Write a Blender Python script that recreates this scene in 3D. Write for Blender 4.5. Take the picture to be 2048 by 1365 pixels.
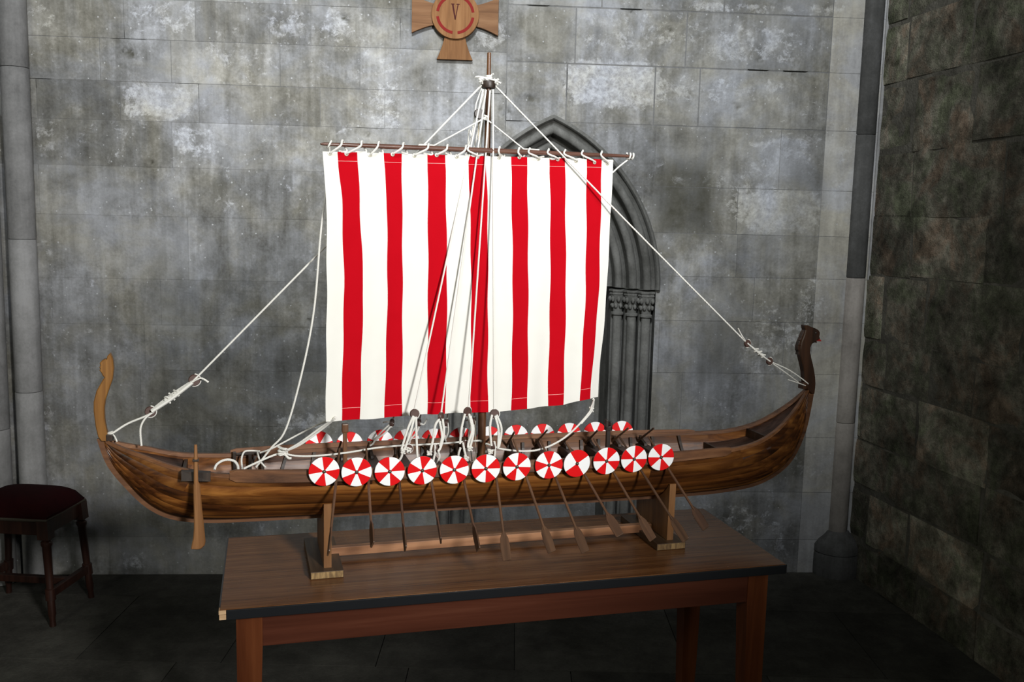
import bpy, bmesh, math, random
from math import sin, cos, pi, radians, sqrt, atan2
from mathutils import Vector, Matrix, noise

for o in list(bpy.data.objects):
    bpy.data.objects.remove(o, do_unlink=True)
scene = bpy.context.scene
COL = scene.collection
RND = random.Random(7)

# ------------------------------------------------------------------ camera
F = 1850.0; CX, CY = 1024.0, 682.5
PITCH, ROLL, HC = radians(7.4), radians(1.35), 1.6
cf = Vector((0, cos(PITCH), -sin(PITCH)))
r0 = Vector((1, 0, 0)); u0 = Vector((0, sin(PITCH), cos(PITCH)))
CR = cos(ROLL) * r0 + sin(ROLL) * u0
CU = -sin(ROLL) * r0 + cos(ROLL) * u0
CAM = Vector((0, 0, HC))
cd = bpy.data.cameras.new('camera'); cam = bpy.data.objects.new('camera', cd); COL.objects.link(cam)
cd.sensor_width = 36.0; cd.lens = F / 2048 * 36.0; cd.clip_start = 0.05
M = Matrix((CR, CU, -cf)).transposed().to_4x4(); M.translation = CAM
cam.matrix_world = M
scene.camera = cam

# ------------------------------------------------------------------ light
w = bpy.data.worlds.new('world'); scene.world = w; w.use_nodes = True
bg = w.node_tree.nodes['Background']
bg.inputs[0].default_value = (0.95, 1.0, 0.90, 1); bg.inputs[1].default_value = 0.06
def spot(name, loc, target, energy, size, blend, soft, color):
    l = bpy.data.lights.new(name, 'SPOT'); o = bpy.data.objects.new(name, l); COL.objects.link(o)
    o.location = loc; o.rotation_euler = (Vector(target) - Vector(loc)).to_track_quat('-Z', 'Y').to_euler()
    l.energy = energy; l.spot_size = radians(size); l.spot_blend = blend; l.shadow_soft_size = soft; l.color = color
# gallery spotlight to the right behind the photographer, trained on the model
spot('gallery_spotlight', (1.86, -1.45, 2.55), (-.44, 2.35, 1.74), 960, 41, .8, .27, (1.0, .985, .96))
# broad lamp high behind the photographer, trained on the upper wall
spot('high_wall_lamp', (-.1, -.9, 4.9), (-.1, 4.0, 2.85), 1850, 54, 1.0, .45, (.94, .97, 1.0))
# dim soft fill added at the left behind the camera to lift the right wall
wl_ = bpy.data.lights.new('left_fill_light', 'AREA'); wo = bpy.data.objects.new('left_fill_light', wl_); COL.objects.link(wo)
wl_.shape = 'RECTANGLE'; wl_.size = 1.2; wl_.size_y = 1.8; wl_.energy = 48; wl_.color = (1.0, 1.0, .84)
wo.location = (-2.7, -2.4, 3.1); wo.rotation_euler = (Vector((2.0, 2.4, 1.7)) - wo.location).to_track_quat('-Z', 'Y').to_euler()

vs = scene.view_settings
vs.view_transform = 'Standard'; vs.look = 'None'; vs.exposure = 0.0; vs.gamma = 1.0
vs.use_curve_mapping = False

# ------------------------------------------------------------------ frames
def ray(x, y):
    return (x - CX) / F * CR - (y - CY) / F * CU + cf
def onplane(x, y, n, k):
    d = ray(x, y); return CAM + d * ((k - n.dot(CAM)) / n.dot(d))
Z = Vector((0, 0, 1))
class Frame:
    """a local frame standing on the floor: a along, b into the picture, z up"""
    def __init__(s, o, yaw):
        s.o = Vector(o); s.yaw = yaw
        s.a = Vector((cos(yaw), sin(yaw), 0)); s.b = Vector((-sin(yaw), cos(yaw), 0))
    def loc(s, P):
        d = P - s.o; return Vector((d.dot(s.a), d.dot(s.b), d.z))
    def wor(s, p):
        return s.o + s.a * p[0] + s.b * p[1] + Z * p[2]
    def atb(s, x, y, b): return s.loc(onplane(x, y, s.b, s.b.dot(s.o) + b))
    def atz(s, x, y, z): return s.loc(onplane(x, y, Z, z))
    def atn(s, x, y, n, k):            # plane n.(a,b,z)=k in local coordinates
        nw = s.a * n[0] + s.b * n[1] + Z * n[2]
        return s.loc(onplane(x, y, nw, k + nw.dot(s.o)))
TAB = Frame((-0.62021, 1.90488, 0), radians(14.9))
SHIP = Frame(TAB.wor((0.238, 0.256, 0)), radians(16.4))
WALL = Frame((0, 4.058, 0), radians(4.0))

# ------------------------------------------------------------------ mesh helpers
class MB:
    def __init__(s): s.v = []; s.f = []; s.m = []; s.attr = None
    def add(s, vs, fs, mi=0):
        o = len(s.v); s.v += [tuple(p) for p in vs]; s.f += [tuple(i + o for i in f) for f in fs]; s.m += [mi] * len(fs); return s
    def box(s, a, b, mi=0, bev=0.0):
        x0, y0, z0 = a; x1, y1, z1 = b
        if bev <= 0:
            return s.add([(x0,y0,z0),(x1,y0,z0),(x1,y1,z0),(x0,y1,z0),(x0,y0,z1),(x1,y0,z1),(x1,y1,z1),(x0,y1,z1)],
                  [(0,3,2,1),(4,5,6,7),(0,1,5,4),(1,2,6,5),(2,3,7,6),(3,0,4,7)], mi)
        bm = bmesh.new(); bmesh.ops.create_cube(bm, size=1)
        for q in bm.verts: q.co = Vector((x0+(x1-x0)*(q.co.x+.5), y0+(y1-y0)*(q.co.y+.5), z0+(z1-z0)*(q.co.z+.5)))
        bmesh.ops.bevel(bm, geom=bm.edges[:], offset=bev, segments=2, affect='EDGES', profile=.7)
        s.bm(bm, mi); return s
    def bm(s, bm, mi=0):
        bm.verts.index_update()
        s.add([q.co.copy() for q in bm.verts], [[q.index for q in f.verts] for f in bm.faces], mi); bm.free()
    def ring_sweep(s, rings, closed=False, caps=True, mi=0):
        n = len(rings[0]); vs = [p for r in rings for p in r]; fs = []
        R = len(rings)
        for i in range(R if closed else R - 1):
            j = (i + 1) % R
            for k in range(n):
                l = (k + 1) % n
                fs.append((i*n+k, i*n+l, j*n+l, j*n+k))
        if caps and not closed:
            fs.append(tuple(range(n))[::-1]); fs.append(tuple((R-1)*n + k for k in range(n)))
        return s.add(vs, fs, mi)
    def tube(s, pts, r, seg=7, closed=False, mi=0):
        pts = [Vector(p) for p in pts]; N = len(pts); rings = []
        rr = r if isinstance(r, (list, tuple)) else [r] * N
        prev = None
        for i in range(N):
            if closed: t = pts[(i+1) % N] - pts[i-1]
            else: t = pts[min(i+1, N-1)] - pts[max(i-1, 0)]
            t.normalize()
            if prev is None:
                a = Vector((0,0,1)) if abs(t.z) < .9 else Vector((1,0,0))
                n = t.cross(a).normalized()
            else:
                n = prev - t * prev.dot(t)
                n = n.normalized() if n.length > 1e-6 else t.orthogonal().normalized()
            prev = n; b = t.cross(n)
            rings.append([pts[i] + (n*cos(2*pi*k/seg) + b*sin(2*pi*k/seg)) * rr[i] for k in range(seg)])
        return s.ring_sweep(rings, closed, True, mi)
    def lathe(s, prof, c=(0,0,0), seg=20, axis='z', mi=0):
        rings = []
        for r, h in prof:
            ring = []
            for k in range(seg):
                a = 2*pi*k/seg; p = (r*cos(a), r*sin(a), h)
                if axis == 'y': p = (p[0], -p[2], p[1])
                if axis == 'x': p = (p[2], p[0], p[1])
                ring.append((p[0]+c[0], p[1]+c[1], p[2]+c[2]))
            rings.append(ring)
        return s.ring_sweep(rings, False, True, mi)
    def prism(s, outl, t0, t1, fn, mi=0, bev=0.0):
        """outline (2d) extruded between t0 and t1; fn(x, y, t) gives the point"""
        n = len(outl)
        if bev > 0:
            cx = sum(p[0] for p in outl)/n; cy = sum(p[1] for p in outl)/n
            def ins(i):
                a = Vector(outl[i-1]); b = Vector(outl[i]); c = Vector(outl[(i+1) % n])
                e1 = (b-a).normalized(); e2 = (c-b).normalized()
                nn = Vector((-(e1.y+e2.y), e1.x+e2.x))
                nn = nn.normalized() if nn.length > 1e-6 else Vector((0,0))
                return b + nn * bev * sg
            ar = sum(outl[i-1][0]*outl[i][1]-outl[i][0]*outl[i-1][1] for i in range(n)); sg = 1 if ar > 0 else -1
            inn = [ins(i) for i in range(n)]
            d = bev if t1 > t0 else -bev
            rings = [[fn(p[0],p[1],t0) for p in inn],[fn(p[0],p[1],t0+d) for p in outl],[fn(p[0],p[1],t1-d) for p in outl],[fn(p[0],p[1],t1) for p in inn]]
        else:
            rings = [[fn(p[0],p[1],t0) for p in outl],[fn(p[0],p[1],t1) for p in outl]]
        return s.ring_sweep(rings, False, True, mi)
    def mesh(s, name, mats, smooth=False):
        me = bpy.data.meshes.new(name); me.from_pydata(s.v, [], s.f)
        for m in (mats if isinstance(mats, (list, tuple)) else [mats]): me.materials.append(m)
        if any(s.m): me.polygons.foreach_set('material_index', s.m)
        bm = bmesh.new(); bm.from_mesh(me); bmesh.ops.recalc_face_normals(bm, faces=bm.faces[:]); bm.to_mesh(me); bm.free()
        if smooth:
            me.polygons.foreach_set('use_smooth', [True]*len(me.polygons))
            me.set_sharp_from_angle(angle=radians(42))
        me.update(); return me
    def build(s, name, mats, parent=None, smooth=False, loc=None, rot=None):
        o = bpy.data.objects.new(name, s.mesh(name, mats, smooth)); COL.objects.link(o)
        if parent: o.parent = parent
        if loc is not None: o.location = loc
        if rot is not None: o.rotation_euler = rot
        return o
def tag(o, label=None, cat=None, group=None, kind=None):
    if label: o['label'] = label
    if cat: o['category'] = cat
    if group: o['group'] = group
    if kind: o['kind'] = kind
    return o
def empty(name, loc=(0,0,0), rz=0.0, label=None, cat=None, group=None, kind=None):
    o = bpy.data.objects.new(name, None); COL.objects.link(o); o.empty_display_size = .05
    o.location = loc; o.rotation_euler = (0, 0, rz)
    return tag(o, label, cat, group, kind)
def spline(pts, n=8, closed=False):
    P = [Vector(p) for p in pts]; out = []
    N = len(P)
    for i in range(N if closed else N-1):
        if closed: p0, p1, p2, p3 = P[i-1], P[i], P[(i+1)%N], P[(i+2)%N]
        else: p0, p1, p2, p3 = P[max(i-1,0)], P[i], P[i+1], P[min(i+2,N-1)]
        for k in range(n):
            t = k/n
            out.append(.5*((2*p1)+(p2-p0)*t+(2*p0-5*p1+4*p2-p3)*t*t+(3*p1-p0-3*p2+p3)*t**3))
    if not closed: out.append(P[-1])
    return out
def lerp(a, b, t): return a + (b-a)*t
def interp(tab, x):
    if x <= tab[0][0]: return tab[0][1]
    for (x0,y0),(x1,y1) in zip(tab, tab[1:]):
        if x <= x1: return lerp(y0, y1, (x-x0)/(x1-x0))
    return tab[-1][1]

# ------------------------------------------------------------------ materials
class NT:
    def __init__(s, name):
        s.m = bpy.data.materials.new(name); s.m.use_nodes = True; s.t = s.m.node_tree
        s.b = s.t.nodes['Principled BSDF']
    def n(s, typ, **kw):
        q = s.t.nodes.new(typ)
        for k, v in kw.items():
            if k.startswith('i_'):
                key = k[2:]; key = int(key) if key.isdigit() else key.replace('_', ' ')
                q.inputs[key].default_value = v
            else: setattr(q, k, v)
        return q
    def l(s, a, b):
        s.t.links.new(a, b); return s
    def math(s, op, a, b=None, clamp=False):
        q = s.n('ShaderNodeMath', operation=op, use_clamp=clamp)
        for i, x in enumerate((a, b)):
            if x is None: continue
            if isinstance(x, (int, float)): q.inputs[i].default_value = x
            else: s.l(x, q.inputs[i])
        return q.outputs[0]
    def mix(s, fac, a, b, mode='MIX'):
        q = s.n('ShaderNodeMix', data_type='RGBA', blend_type=mode)
        for i, x in ((0, fac), (6, a), (7, b)):
            if isinstance(x, (int, float)): q.inputs[i].default_value = x
            elif isinstance(x, tuple): q.inputs[i].default_value = (*x, 1) if len(x) == 3 else x
            else: s.l(x, q.inputs[i])
        return q.outputs[2]
    def ramp(s, fac, stops):
        q = s.n('ShaderNodeValToRGB'); e = q.color_ramp.elements
        while len(e) < len(stops): e.new(.5)
        for el, (p, c) in zip(e, stops):
            el.position = p; el.color = (*c, 1) if isinstance(c, tuple) else (c, c, c, 1)
        s.l(fac, q.inputs[0]); return q.outputs[0]
    def coords(s, scale=(1,1,1), kind='Object', rot=(0,0,0)):
        tc = s.n('ShaderNodeTexCoord'); mp = s.n('ShaderNodeMapping')
        mp.inputs['Scale'].default_value = scale; mp.inputs['Rotation'].default_value = rot
        s.l(tc.outputs[kind], mp.inputs[0]); return mp
    def noise(s, vec, scale, detail=5, rough=.55, dist=0.0):
        q = s.n('ShaderNodeTexNoise'); q.inputs['Scale'].default_value = scale; q.inputs['Detail'].default_value = detail
        q.inputs['Roughness'].default_value = rough; q.inputs['Distortion'].default_value = dist
        s.l(vec, q.inputs['Vector']); return q.outputs[0]
    def bump(s, h, strength=.3, dist=.01):
        q = s.n('ShaderNodeBump'); q.inputs['Strength'].default_value = strength; q.inputs['Distance'].default_value = dist
        s.l(h, q.inputs['Height']); s.l(q.outputs[0], s.b.inputs['Normal']); return q
    def rough(s, v): s.b.inputs['Roughness'].default_value = v; return s
    def color(s, c):
        if isinstance(c, tuple): s.b.inputs['Base Color'].default_value = (*c, 1)
        else: s.l(c, s.b.inputs['Base Color'])
        return s
def spec(nt, v): nt.b.inputs['Specular IOR Level'].default_value = v

def wood(name, stops, axis='X', grain=60, stretch=.05, rough=.4, var=.35, bump=.25, sp=.5):
    t = NT(name)
    sc = {'X': (stretch,1,1), 'Y': (1,stretch,1), 'Z': (1,1,stretch)}[axis]
    mp = t.coords(sc)
    oi = t.n('ShaderNodeObjectInfo')
    off = t.n('ShaderNodeVectorMath', operation='ADD')
    sc3 = t.n('ShaderNodeVectorMath', operation='SCALE'); sc3.inputs[3].default_value = 3.7
    cmb = t.n('ShaderNodeCombineXYZ')
    for i in range(3): t.l(oi.outputs['Random'], cmb.inputs[i])
    t.l(cmb.outputs[0], sc3.inputs[0]); t.l(mp.outputs[0], off.inputs[0]); t.l(sc3.outputs[0], off.inputs[1])
    v = off.outputs[0]
    n1 = t.noise(v, grain, 6, .6, .6); n2 = t.noise(v, grain*.22, 3, .5, .8)
    f = t.math('ADD', t.math('MULTIPLY', n1, .55), t.math('MULTIPLY', n2, .45))
    c = t.ramp(f, stops)
    k = t.math('ADD', t.math('MULTIPLY', oi.outputs['Random'], var), 1 - var*.5)
    hs = t.n('ShaderNodeHueSaturation'); t.l(c, hs.inputs['Color']); t.l(k, hs.inputs['Value'])
    t.color(hs.outputs[0]); t.rough(rough); spec(t, sp)
    t.bump(n1, bump, .002)
    return t.m
def plain(name, c, rough=.5, metal=0.0, sp=.5, nscale=0, amt=.15, bump=0.0):
    t = NT(name)
    if nscale:
        n = t.noise(t.coords().outputs[0], nscale, 4)
        t.color(t.mix(n, tuple(x*(1-amt) for x in c), tuple(min(1, x*(1+amt)) for x in c)))
        if bump: t.bump(n, bump, .002)
    else: t.color(c)
    t.rough(rough); t.b.inputs['Metallic'].default_value = metal; spec(t, sp)
    return t.m

def stone(name, dark, mid, light, rough=.9, flaked=False, bump=.5, scale=1.0, streak=True, tint=False):
    t = NT(name)
    geo = t.n('ShaderNodeNewGeometry')
    v = geo.outputs['Position']
    n1 = t.noise(v, 2.6*scale, 7, .62, .3); n2 = t.noise(v, 13*scale, 6, .65, .2); n3 = t.noise(v, 90*scale, 4, .6)
    f = t.math('ADD', t.math('ADD', t.math('MULTIPLY', n1, .5), t.math('MULTIPLY', n2, .33)), t.math('MULTIPLY', n3, .17))
    if streak:
        mp = t.n('ShaderNodeMapping'); mp.inputs['Scale'].default_value = (1, 1, .07); t.l(v, mp.inputs[0])
        st = t.noise(mp.outputs[0], 26, 4, .6)
        f = t.math('ADD', t.math('MULTIPLY', f, .78), t.math('MULTIPLY', st, .22))
    c = t.ramp(f, [(.385, dark), (.5, mid), (.615, light)])
    if tint:
        tn = t.noise(v, 5.5, 5, .65, .8)
        c = t.mix(1.0, c, t.ramp(tn, [(.36, (.80,.92,.72)), (.5, (1.0,1.0,.95)), (.64, (1.15,.92,.80))]), 'MULTIPLY')
    tone = t.n('ShaderNodeAttribute', attribute_type='OBJECT', attribute_name='tone')
    oi = t.n('ShaderNodeObjectInfo')
    if flaked:
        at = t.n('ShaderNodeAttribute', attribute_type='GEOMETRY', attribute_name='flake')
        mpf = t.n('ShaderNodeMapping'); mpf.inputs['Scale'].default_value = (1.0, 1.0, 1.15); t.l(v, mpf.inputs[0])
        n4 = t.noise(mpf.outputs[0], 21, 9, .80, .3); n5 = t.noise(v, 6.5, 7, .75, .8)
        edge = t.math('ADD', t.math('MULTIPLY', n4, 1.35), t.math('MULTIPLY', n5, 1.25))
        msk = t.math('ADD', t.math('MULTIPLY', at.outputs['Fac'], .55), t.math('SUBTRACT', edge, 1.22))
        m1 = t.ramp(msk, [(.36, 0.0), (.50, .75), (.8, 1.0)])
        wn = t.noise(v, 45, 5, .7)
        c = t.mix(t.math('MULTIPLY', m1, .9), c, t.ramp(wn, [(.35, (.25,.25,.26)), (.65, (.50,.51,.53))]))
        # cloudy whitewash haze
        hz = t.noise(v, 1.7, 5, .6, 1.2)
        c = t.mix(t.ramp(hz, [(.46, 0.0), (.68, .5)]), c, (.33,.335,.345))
        tn = t.noise(v, 3.7, 4, .6, .6)
        c = t.mix(1.0, c, t.ramp(tn, [(.38, (1.0,.97,.86)), (.60, (.97,.99,1.03))]), 'MULTIPLY')
        # little white specks and dark pits
        vo = t.n('ShaderNodeTexVoronoi'); vo.inputs['Scale'].default_value = 26; t.l(v, vo.inputs['Vector'])
        spk = t.math('LESS_THAN', vo.outputs['Distance'], t.math('MULTIPLY', t.noise(v, 3.1, 3), .16))
        c = t.mix(t.math('MULTIPLY', spk, .55), c, (.45,.46,.47))
        at2 = t.n('ShaderNodeAttribute', attribute_type='GEOMETRY', attribute_name='stain')
        c = t.mix(t.math('MULTIPLY', at2.outputs['Fac'], t.math('MULTIPLY', n2, 1.5), True), c, (.045,.043,.030))
    h2 = t.n('ShaderNodeHueSaturation'); t.l(c, h2.inputs['Color'])
    val = t.math('ADD', tone.outputs['Fac'], 1.0); t.l(val, h2.inputs['Value'])
    t.color(h2.outputs[0]); t.rough(rough); spec(t, .25)
    t.bump(t.math('ADD', t.math('MULTIPLY', n2, .7), t.math('MULTIPLY', n3, .4)), bump, .012)
    return t.m

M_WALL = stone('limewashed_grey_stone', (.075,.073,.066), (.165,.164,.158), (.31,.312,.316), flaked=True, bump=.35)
M_MORT = stone('grey_mortar', (.095,.094,.09), (.14,.14,.137), (.20,.20,.198), bump=.3)
M_PIER = stone('pale_pier_stone', (.20,.195,.19), (.32,.315,.305), (.43,.425,.415), flaked=True, bump=.2)
M_RUB = stone('brown_rough_stone', (.035,.032,.024), (.125,.117,.095), (.30,.28,.235), bump=1.0, scale=1.9, streak=False, tint=True)
M_RMORT = stone('dark_rubble_mortar', (.045,.042,.033), (.085,.08,.066), (.14,.132,.11), bump=.9, streak=False)
M_SHAFT = stone('grey_shaft_stone', (.13,.13,.13), (.20,.20,.20), (.28,.28,.283), bump=.2)
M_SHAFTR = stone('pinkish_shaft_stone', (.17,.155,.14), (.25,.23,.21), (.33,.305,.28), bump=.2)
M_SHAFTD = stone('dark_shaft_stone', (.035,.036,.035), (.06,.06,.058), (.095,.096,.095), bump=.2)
M_ARCH = stone('dark_moulded_stone', (.058,.058,.053), (.108,.108,.101), (.175,.175,.166), bump=.3)
M_FLOOR = stone('dark_flagstone', (.024,.023,.019), (.045,.043,.037), (.072,.070,.060), bump=.3, streak=False)

M_HULL = wood('oiled_hull_wood', [(.36,(.012,.0038,.0012)),(.46,(.060,.018,.0035)),(.55,(.15,.052,.010)),(.68,(.30,.125,.028))], 'X', 42, .035, .42, .6, .2, .45)
M_RAIL = wood('reddish_rail_wood', [(.35,(.055,.021,.008)),(.52,(.15,.062,.024)),(.7,(.28,.135,.06))], 'X', 60, .04, .5, .3, .25, .6)
M_DECK = wood('brown_deck_wood', [(.35,(.03,.015,.011)),(.52,(.07,.036,.026)),(.7,(.13,.075,.055))], 'X', 60, .04, .6, .3, .25, .3)
M_POST = wood('golden_post_wood', [(.35,(.09,.033,.007)),(.5,(.20,.085,.018)),(.65,(.34,.165,.040))], 'Z', 50, .06, .4, .2)
M_STEM = wood('dark_stem_wood', [(.33,(.012,.005,.002)),(.5,(.035,.013,.005)),(.68,(.075,.030,.012))], 'Z', 50, .06, .4, .2)
M_OAR = wood('brown_oar_wood', [(.33,(.035,.017,.009)),(.5,(.085,.043,.022)),(.68,(.16,.085,.045))], 'X', 90, .05, .5, .5)
M_STEER = wood('steering_oar_wood', [(.33,(.10,.042,.013)),(.5,(.19,.085,.03)),(.68,(.30,.15,.06))], 'Z', 70, .05, .4, .2)
M_SPAR = wood('mast_wood', [(.33,(.05,.020,.009)),(.5,(.11,.046,.018)),(.68,(.20,.092,.036))], 'Z', 90, .05, .4, .2)
M_YARD = wood('yard_wood', [(.33,(.05,.022,.016)),(.5,(.10,.046,.032)),(.68,(.17,.085,.06))], 'X', 90, .05, .35, .2)
M_DARK = wood('black_brown_fittings', [(.33,(.010,.006,.004)),(.5,(.025,.015,.010)),(.68,(.06,.036,.024))], 'Z', 60, .1, .45, .3)
M_STAND = wood('stand_pine', [(.36,(.11,.042,.018)),(.5,(.24,.108,.048)),(.62,(.40,.20,.10))], 'X', 40, .06, .45, .2)
M_STANDZ = wood('stand_pine_upright', [(.33,(.07,.028,.009)),(.5,(.165,.072,.024)),(.68,(.29,.14,.052))], 'Z', 40, .06, .45, .2)
M_BASE = wood('stand_base_wood', [(.33,(.028,.014,.006)),(.5,(.065,.034,.014)),(.68,(.14,.082,.032))], 'Y', 60, .06, .5, .2)
M_ENDG = wood('pine_end_grain', [(.36,(.075,.040,.014)),(.5,(.19,.115,.045)),(.62,(.34,.22,.09))], 'Z', 150, .25, .6, .2)
M_TLEG = wood('red_brown_table_wood', [(.33,(.055,.013,.004)),(.5,(.105,.029,.009)),(.68,(.17,.054,.018))], 'Z', 28, .05, .3, .2)
M_APRON = wood('red_brown_apron_wood', [(.33,(.040,.011,.006)),(.5,(.080,.024,.013)),(.68,(.13,.046,.026))], 'X', 28, .05, .22, .2)
M_RAW = wood('bare_chipboard', [(.33,(.32,.19,.10)),(.5,(.48,.31,.17)),(.68,(.60,.42,.25))], 'X', 80, .3, .7, .1)
M_STOOL = wood('dark_stool_wood', [(.33,(.009,.0035,.002)),(.5,(.020,.007,.0045)),(.68,(.040,.015,.009))], 'Z', 40, .06, .35, .2)
M_CROSS = wood('light_oak', [(.33,(.095,.042,.015)),(.5,(.170,.079,.030)),(.68,(.235,.122,.052))], 'Z', 60, .07, .7, .2, .25, .15)
M_CROSSX = wood('light_oak_side', [(.33,(.090,.042,.019)),(.5,(.155,.078,.037)),(.68,(.215,.120,.062))], 'X', 60, .07, .7, .2, .25, .15)
M_RED_INLAY = plain('red_inlay', (.16,.008,.006), .7, sp=.15, nscale=60)
M_NUM = plain('dark_red_numeral', (.045,.006,.005), .7, sp=.15)
M_EDGE = plain('black_edge_band', (.010,.011,.013), .28, sp=.6)
M_VELVET = plain('dark_red_velvet', (.016,.0015,.0022), .95, sp=.1, nscale=40, amt=.35)
M_GIMP = plain('dull_braid_trim', (.035,.028,.018), .8, nscale=200, amt=.4)
M_BLOCK = plain('brown_wooden_block', (.075,.040,.032), .5, nscale=80, amt=.3)
M_IRON = plain('dark_iron', (.05,.045,.042), .35, metal=.7)
M_BOSS = plain('bronze_boss', (.10,.075,.055), .35, metal=.6)
M_WHITE = plain('white_paint', (.84,.85,.86), .45, sp=.3)
M_REDP = plain('red_paint', (.66,.004,.006), .42, sp=.3)
M_SHEDGE = plain('shield_rim', (.16,.10,.09), .6)
M_TONGUE = plain('red_painted_tongue', (.32,.014,.010), .5)
M_BRASS = plain('brass_grommet', (.62,.60,.50), .35, metal=.5)
M_HOLE = plain('eyelet_shadowed_core', (.10,.11,.08), .9)

def cloth(name, a, b):
    t = NT(name); mp = t.coords((1,1,1))
    wv = t.n('ShaderNodeTexWave', bands_direction='X'); wv.inputs['Scale'].default_value = 260; wv.inputs['Distortion'].default_value = 1.5
    w2 = t.n('ShaderNodeTexWave', bands_direction='Z'); w2.inputs['Scale'].default_value = 260; w2.inputs['Distortion'].default_value = 1.5
    t.l(mp.outputs[0], wv.inputs[0]); t.l(mp.outputs[0], w2.inputs[0])
    n = t.noise(mp.outputs[0], 22, 4)
    t.color(t.mix(n, a, b)); t.rough(.92); spec(t, .1)
    t.bump(t.math('ADD', t.math('MULTIPLY', wv.outputs[1], w2.outputs[1]), t.math('MULTIPLY', n, 2.0)), .12, .002)
    tr = t.n('ShaderNodeBsdfTranslucent'); tr.inputs[0].default_value = (*b, 1)
    mx = t.n('ShaderNodeMixShader'); mx.inputs[0].default_value = .12
    out = t.t.nodes['Material Output']
    t.l(t.b.outputs[0], mx.inputs[1]); t.l(tr.outputs[0], mx.inputs[2]); t.l(mx.outputs[0], out.inputs[0])
    return t.m
M_CLW = cloth('cream_sailcloth', (.80,.79,.735), (.86,.85,.80))
M_CLR = cloth('red_sailcloth', (.46,.001,.007), (.52,.002,.010))
M_STITCHR = plain('pink_stitching', (.80,.34,.33), .8)
def rope_mat(name, c):
    t = NT(name); mp = t.coords((1,1,1), rot=(.6,.5,.3))
    wv = t.n('ShaderNodeTexWave'); wv.inputs['Scale'].default_value = 130; wv.inputs['Distortion'].default_value = .6
    t.l(mp.outputs[0], wv.inputs[0])
    t.color(t.mix(wv.outputs[1], tuple(x*.82 for x in c), c)); t.rough(.8); spec(t, .2)
    t.bump(wv.outputs[1], .35, .0015); return t.m
M_ROPE = rope_mat('white_cotton_cord', (.80,.79,.74))
M_TWINE = rope_mat('fine_cord', (.58,.52,.40))

def laminate():
    t = NT('wood_print_laminate')
    mp = t.coords((.035,1,1)); n1 = t.noise(mp.outputs[0], 190, 5, .6, .2); n2 = t.noise(mp.outputs[0], 40, 3)
    f = t.math('ADD', t.math('MULTIPLY', n1, .6), t.math('MULTIPLY', n2, .4))
    t.color(t.ramp(f, [(.35,(.070,.025,.008)),(.5,(.140,.057,.019)),(.66,(.225,.105,.040))]))
    t.rough(.24); spec(t, .32)
    n3 = t.noise(t.coords((1,1,1)).outputs[0], 6, 3)
    r = t.math('ADD', t.math('MULTIPLY', n3, .2), .16); t.l(r, t.b.inputs['Roughness'])
    return t.m
M_LAM = laminate()

# ================================================================== STRUCTURE
# ---- flagstone floor
floor = MB().box((-4.2,-2.5,-.12), (3.6,4.25,-.012)).build('floor', M_MORT)
tag(floor, 'dark grey stone flag floor under the table and stool', kind='structure')
yy = 1.0; row = 0
while yy < 4.2:
    dep = RND.uniform(.46,.58); xx = -3.0 + RND.uniform(-.3,.1)
    while xx < 2.5:
        wd = RND.uniform(.5,.85)
        g = .0015
        m = MB().box((xx+g, yy+g, -.05), (xx+wd-g, min(yy+dep,4.24)-g, RND.uniform(-.001,.0005)), bev=.0015)
        o = m.build('flagstone', M_FLOOR, floor); o['tone'] = RND.uniform(-.22,.22)
        xx += wd
    yy += dep

# ---- back wall: coursed blocks with a pointed blind doorway cut out
def wl(x, y): p = WALL.atb(x, y, 0); return p.x, p.z
ac, zA = wl(1107, 238); aR, zS = wl(1312, 580)
W0 = aR - ac; RO = ((zA-zS)**2 + W0**2) / (2*W0)
def arch_half(z, d=0.0):
    """half width of the doorway outline, set in by d"""
    if z <= zS: return W0 - d
    r = RO - d; q = r*r - (z-zS)**2
    if q <= 0: return -1
    h = sqrt(q) - (RO - W0)
    return h
flakes = []   # patches where the whitewash survives / the surface has spalled: (a, z, ra, rz, strength)
def fl(x0, y0, x1, y1, s=1.0):
    a0, z1 = wl(x0, y0); a1, z0 = wl(x1, y1)
    flakes.append(((a0+a1)/2, (z0+z1)/2, (a1-a0)/2, (z1-z0)/2, s))
for q in [(240,165,390,240,.75),(330,245,440,325,.6),(250,0,400,70,.55),(530,10,620,90,.55),(350,90,560,165,.4),(740,160,800,260,.55),
          (1135,118,1320,218,1.0),(1310,150,1400,210,.55),(1470,375,1645,465,.95),(1350,45,1620,130,.6),(1120,15,1370,100,.45),(1390,0,1700,35,.6),
          (1410,150,1560,210,.55),(1480,265,1620,370,.5),(950,20,1015,100,.75),(600,0,830,160,.35),(1490,640,1620,760,.55),(545,825,660,860,.7),
          (75,790,120,880,.6),(75,640,200,760,.35),(70,230,110,320,.5),(180,240,240,330,.3),(1450,590,1560,640,.45),(60,0,110,70,.5),(70,470,110,520,.45),
          (1600,560,1650,660,.6),(1290,640,1315,720,.3),(240,1100,290,1140,.5),(480,700,640,760,.2),(420,330,470,430,.35),(1370,990,1600,1130,.42),(480,1040,640,1070,.4),(250,1000,440,1100,.25),(1380,780,1480,860,.25),(1560,900,1650,980,.35)]:
    fl(*q)
stains = []
for q in [(1320,330,1420,470,.9),(560,690,700,790,.6),(1580,330,1650,480,.5),(425,355,455,400,.5),(1400,640,1470,760,.4),(1520,870,1600,960,.6)]:
    a0, z1 = wl(q[0], q[1]); a1, z0 = wl(q[2], q[3]); stains.append(((a0+a1)/2, (z0+z1)/2, (a1-a0)/2, (z1-z0)/2, q[4]))
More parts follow.
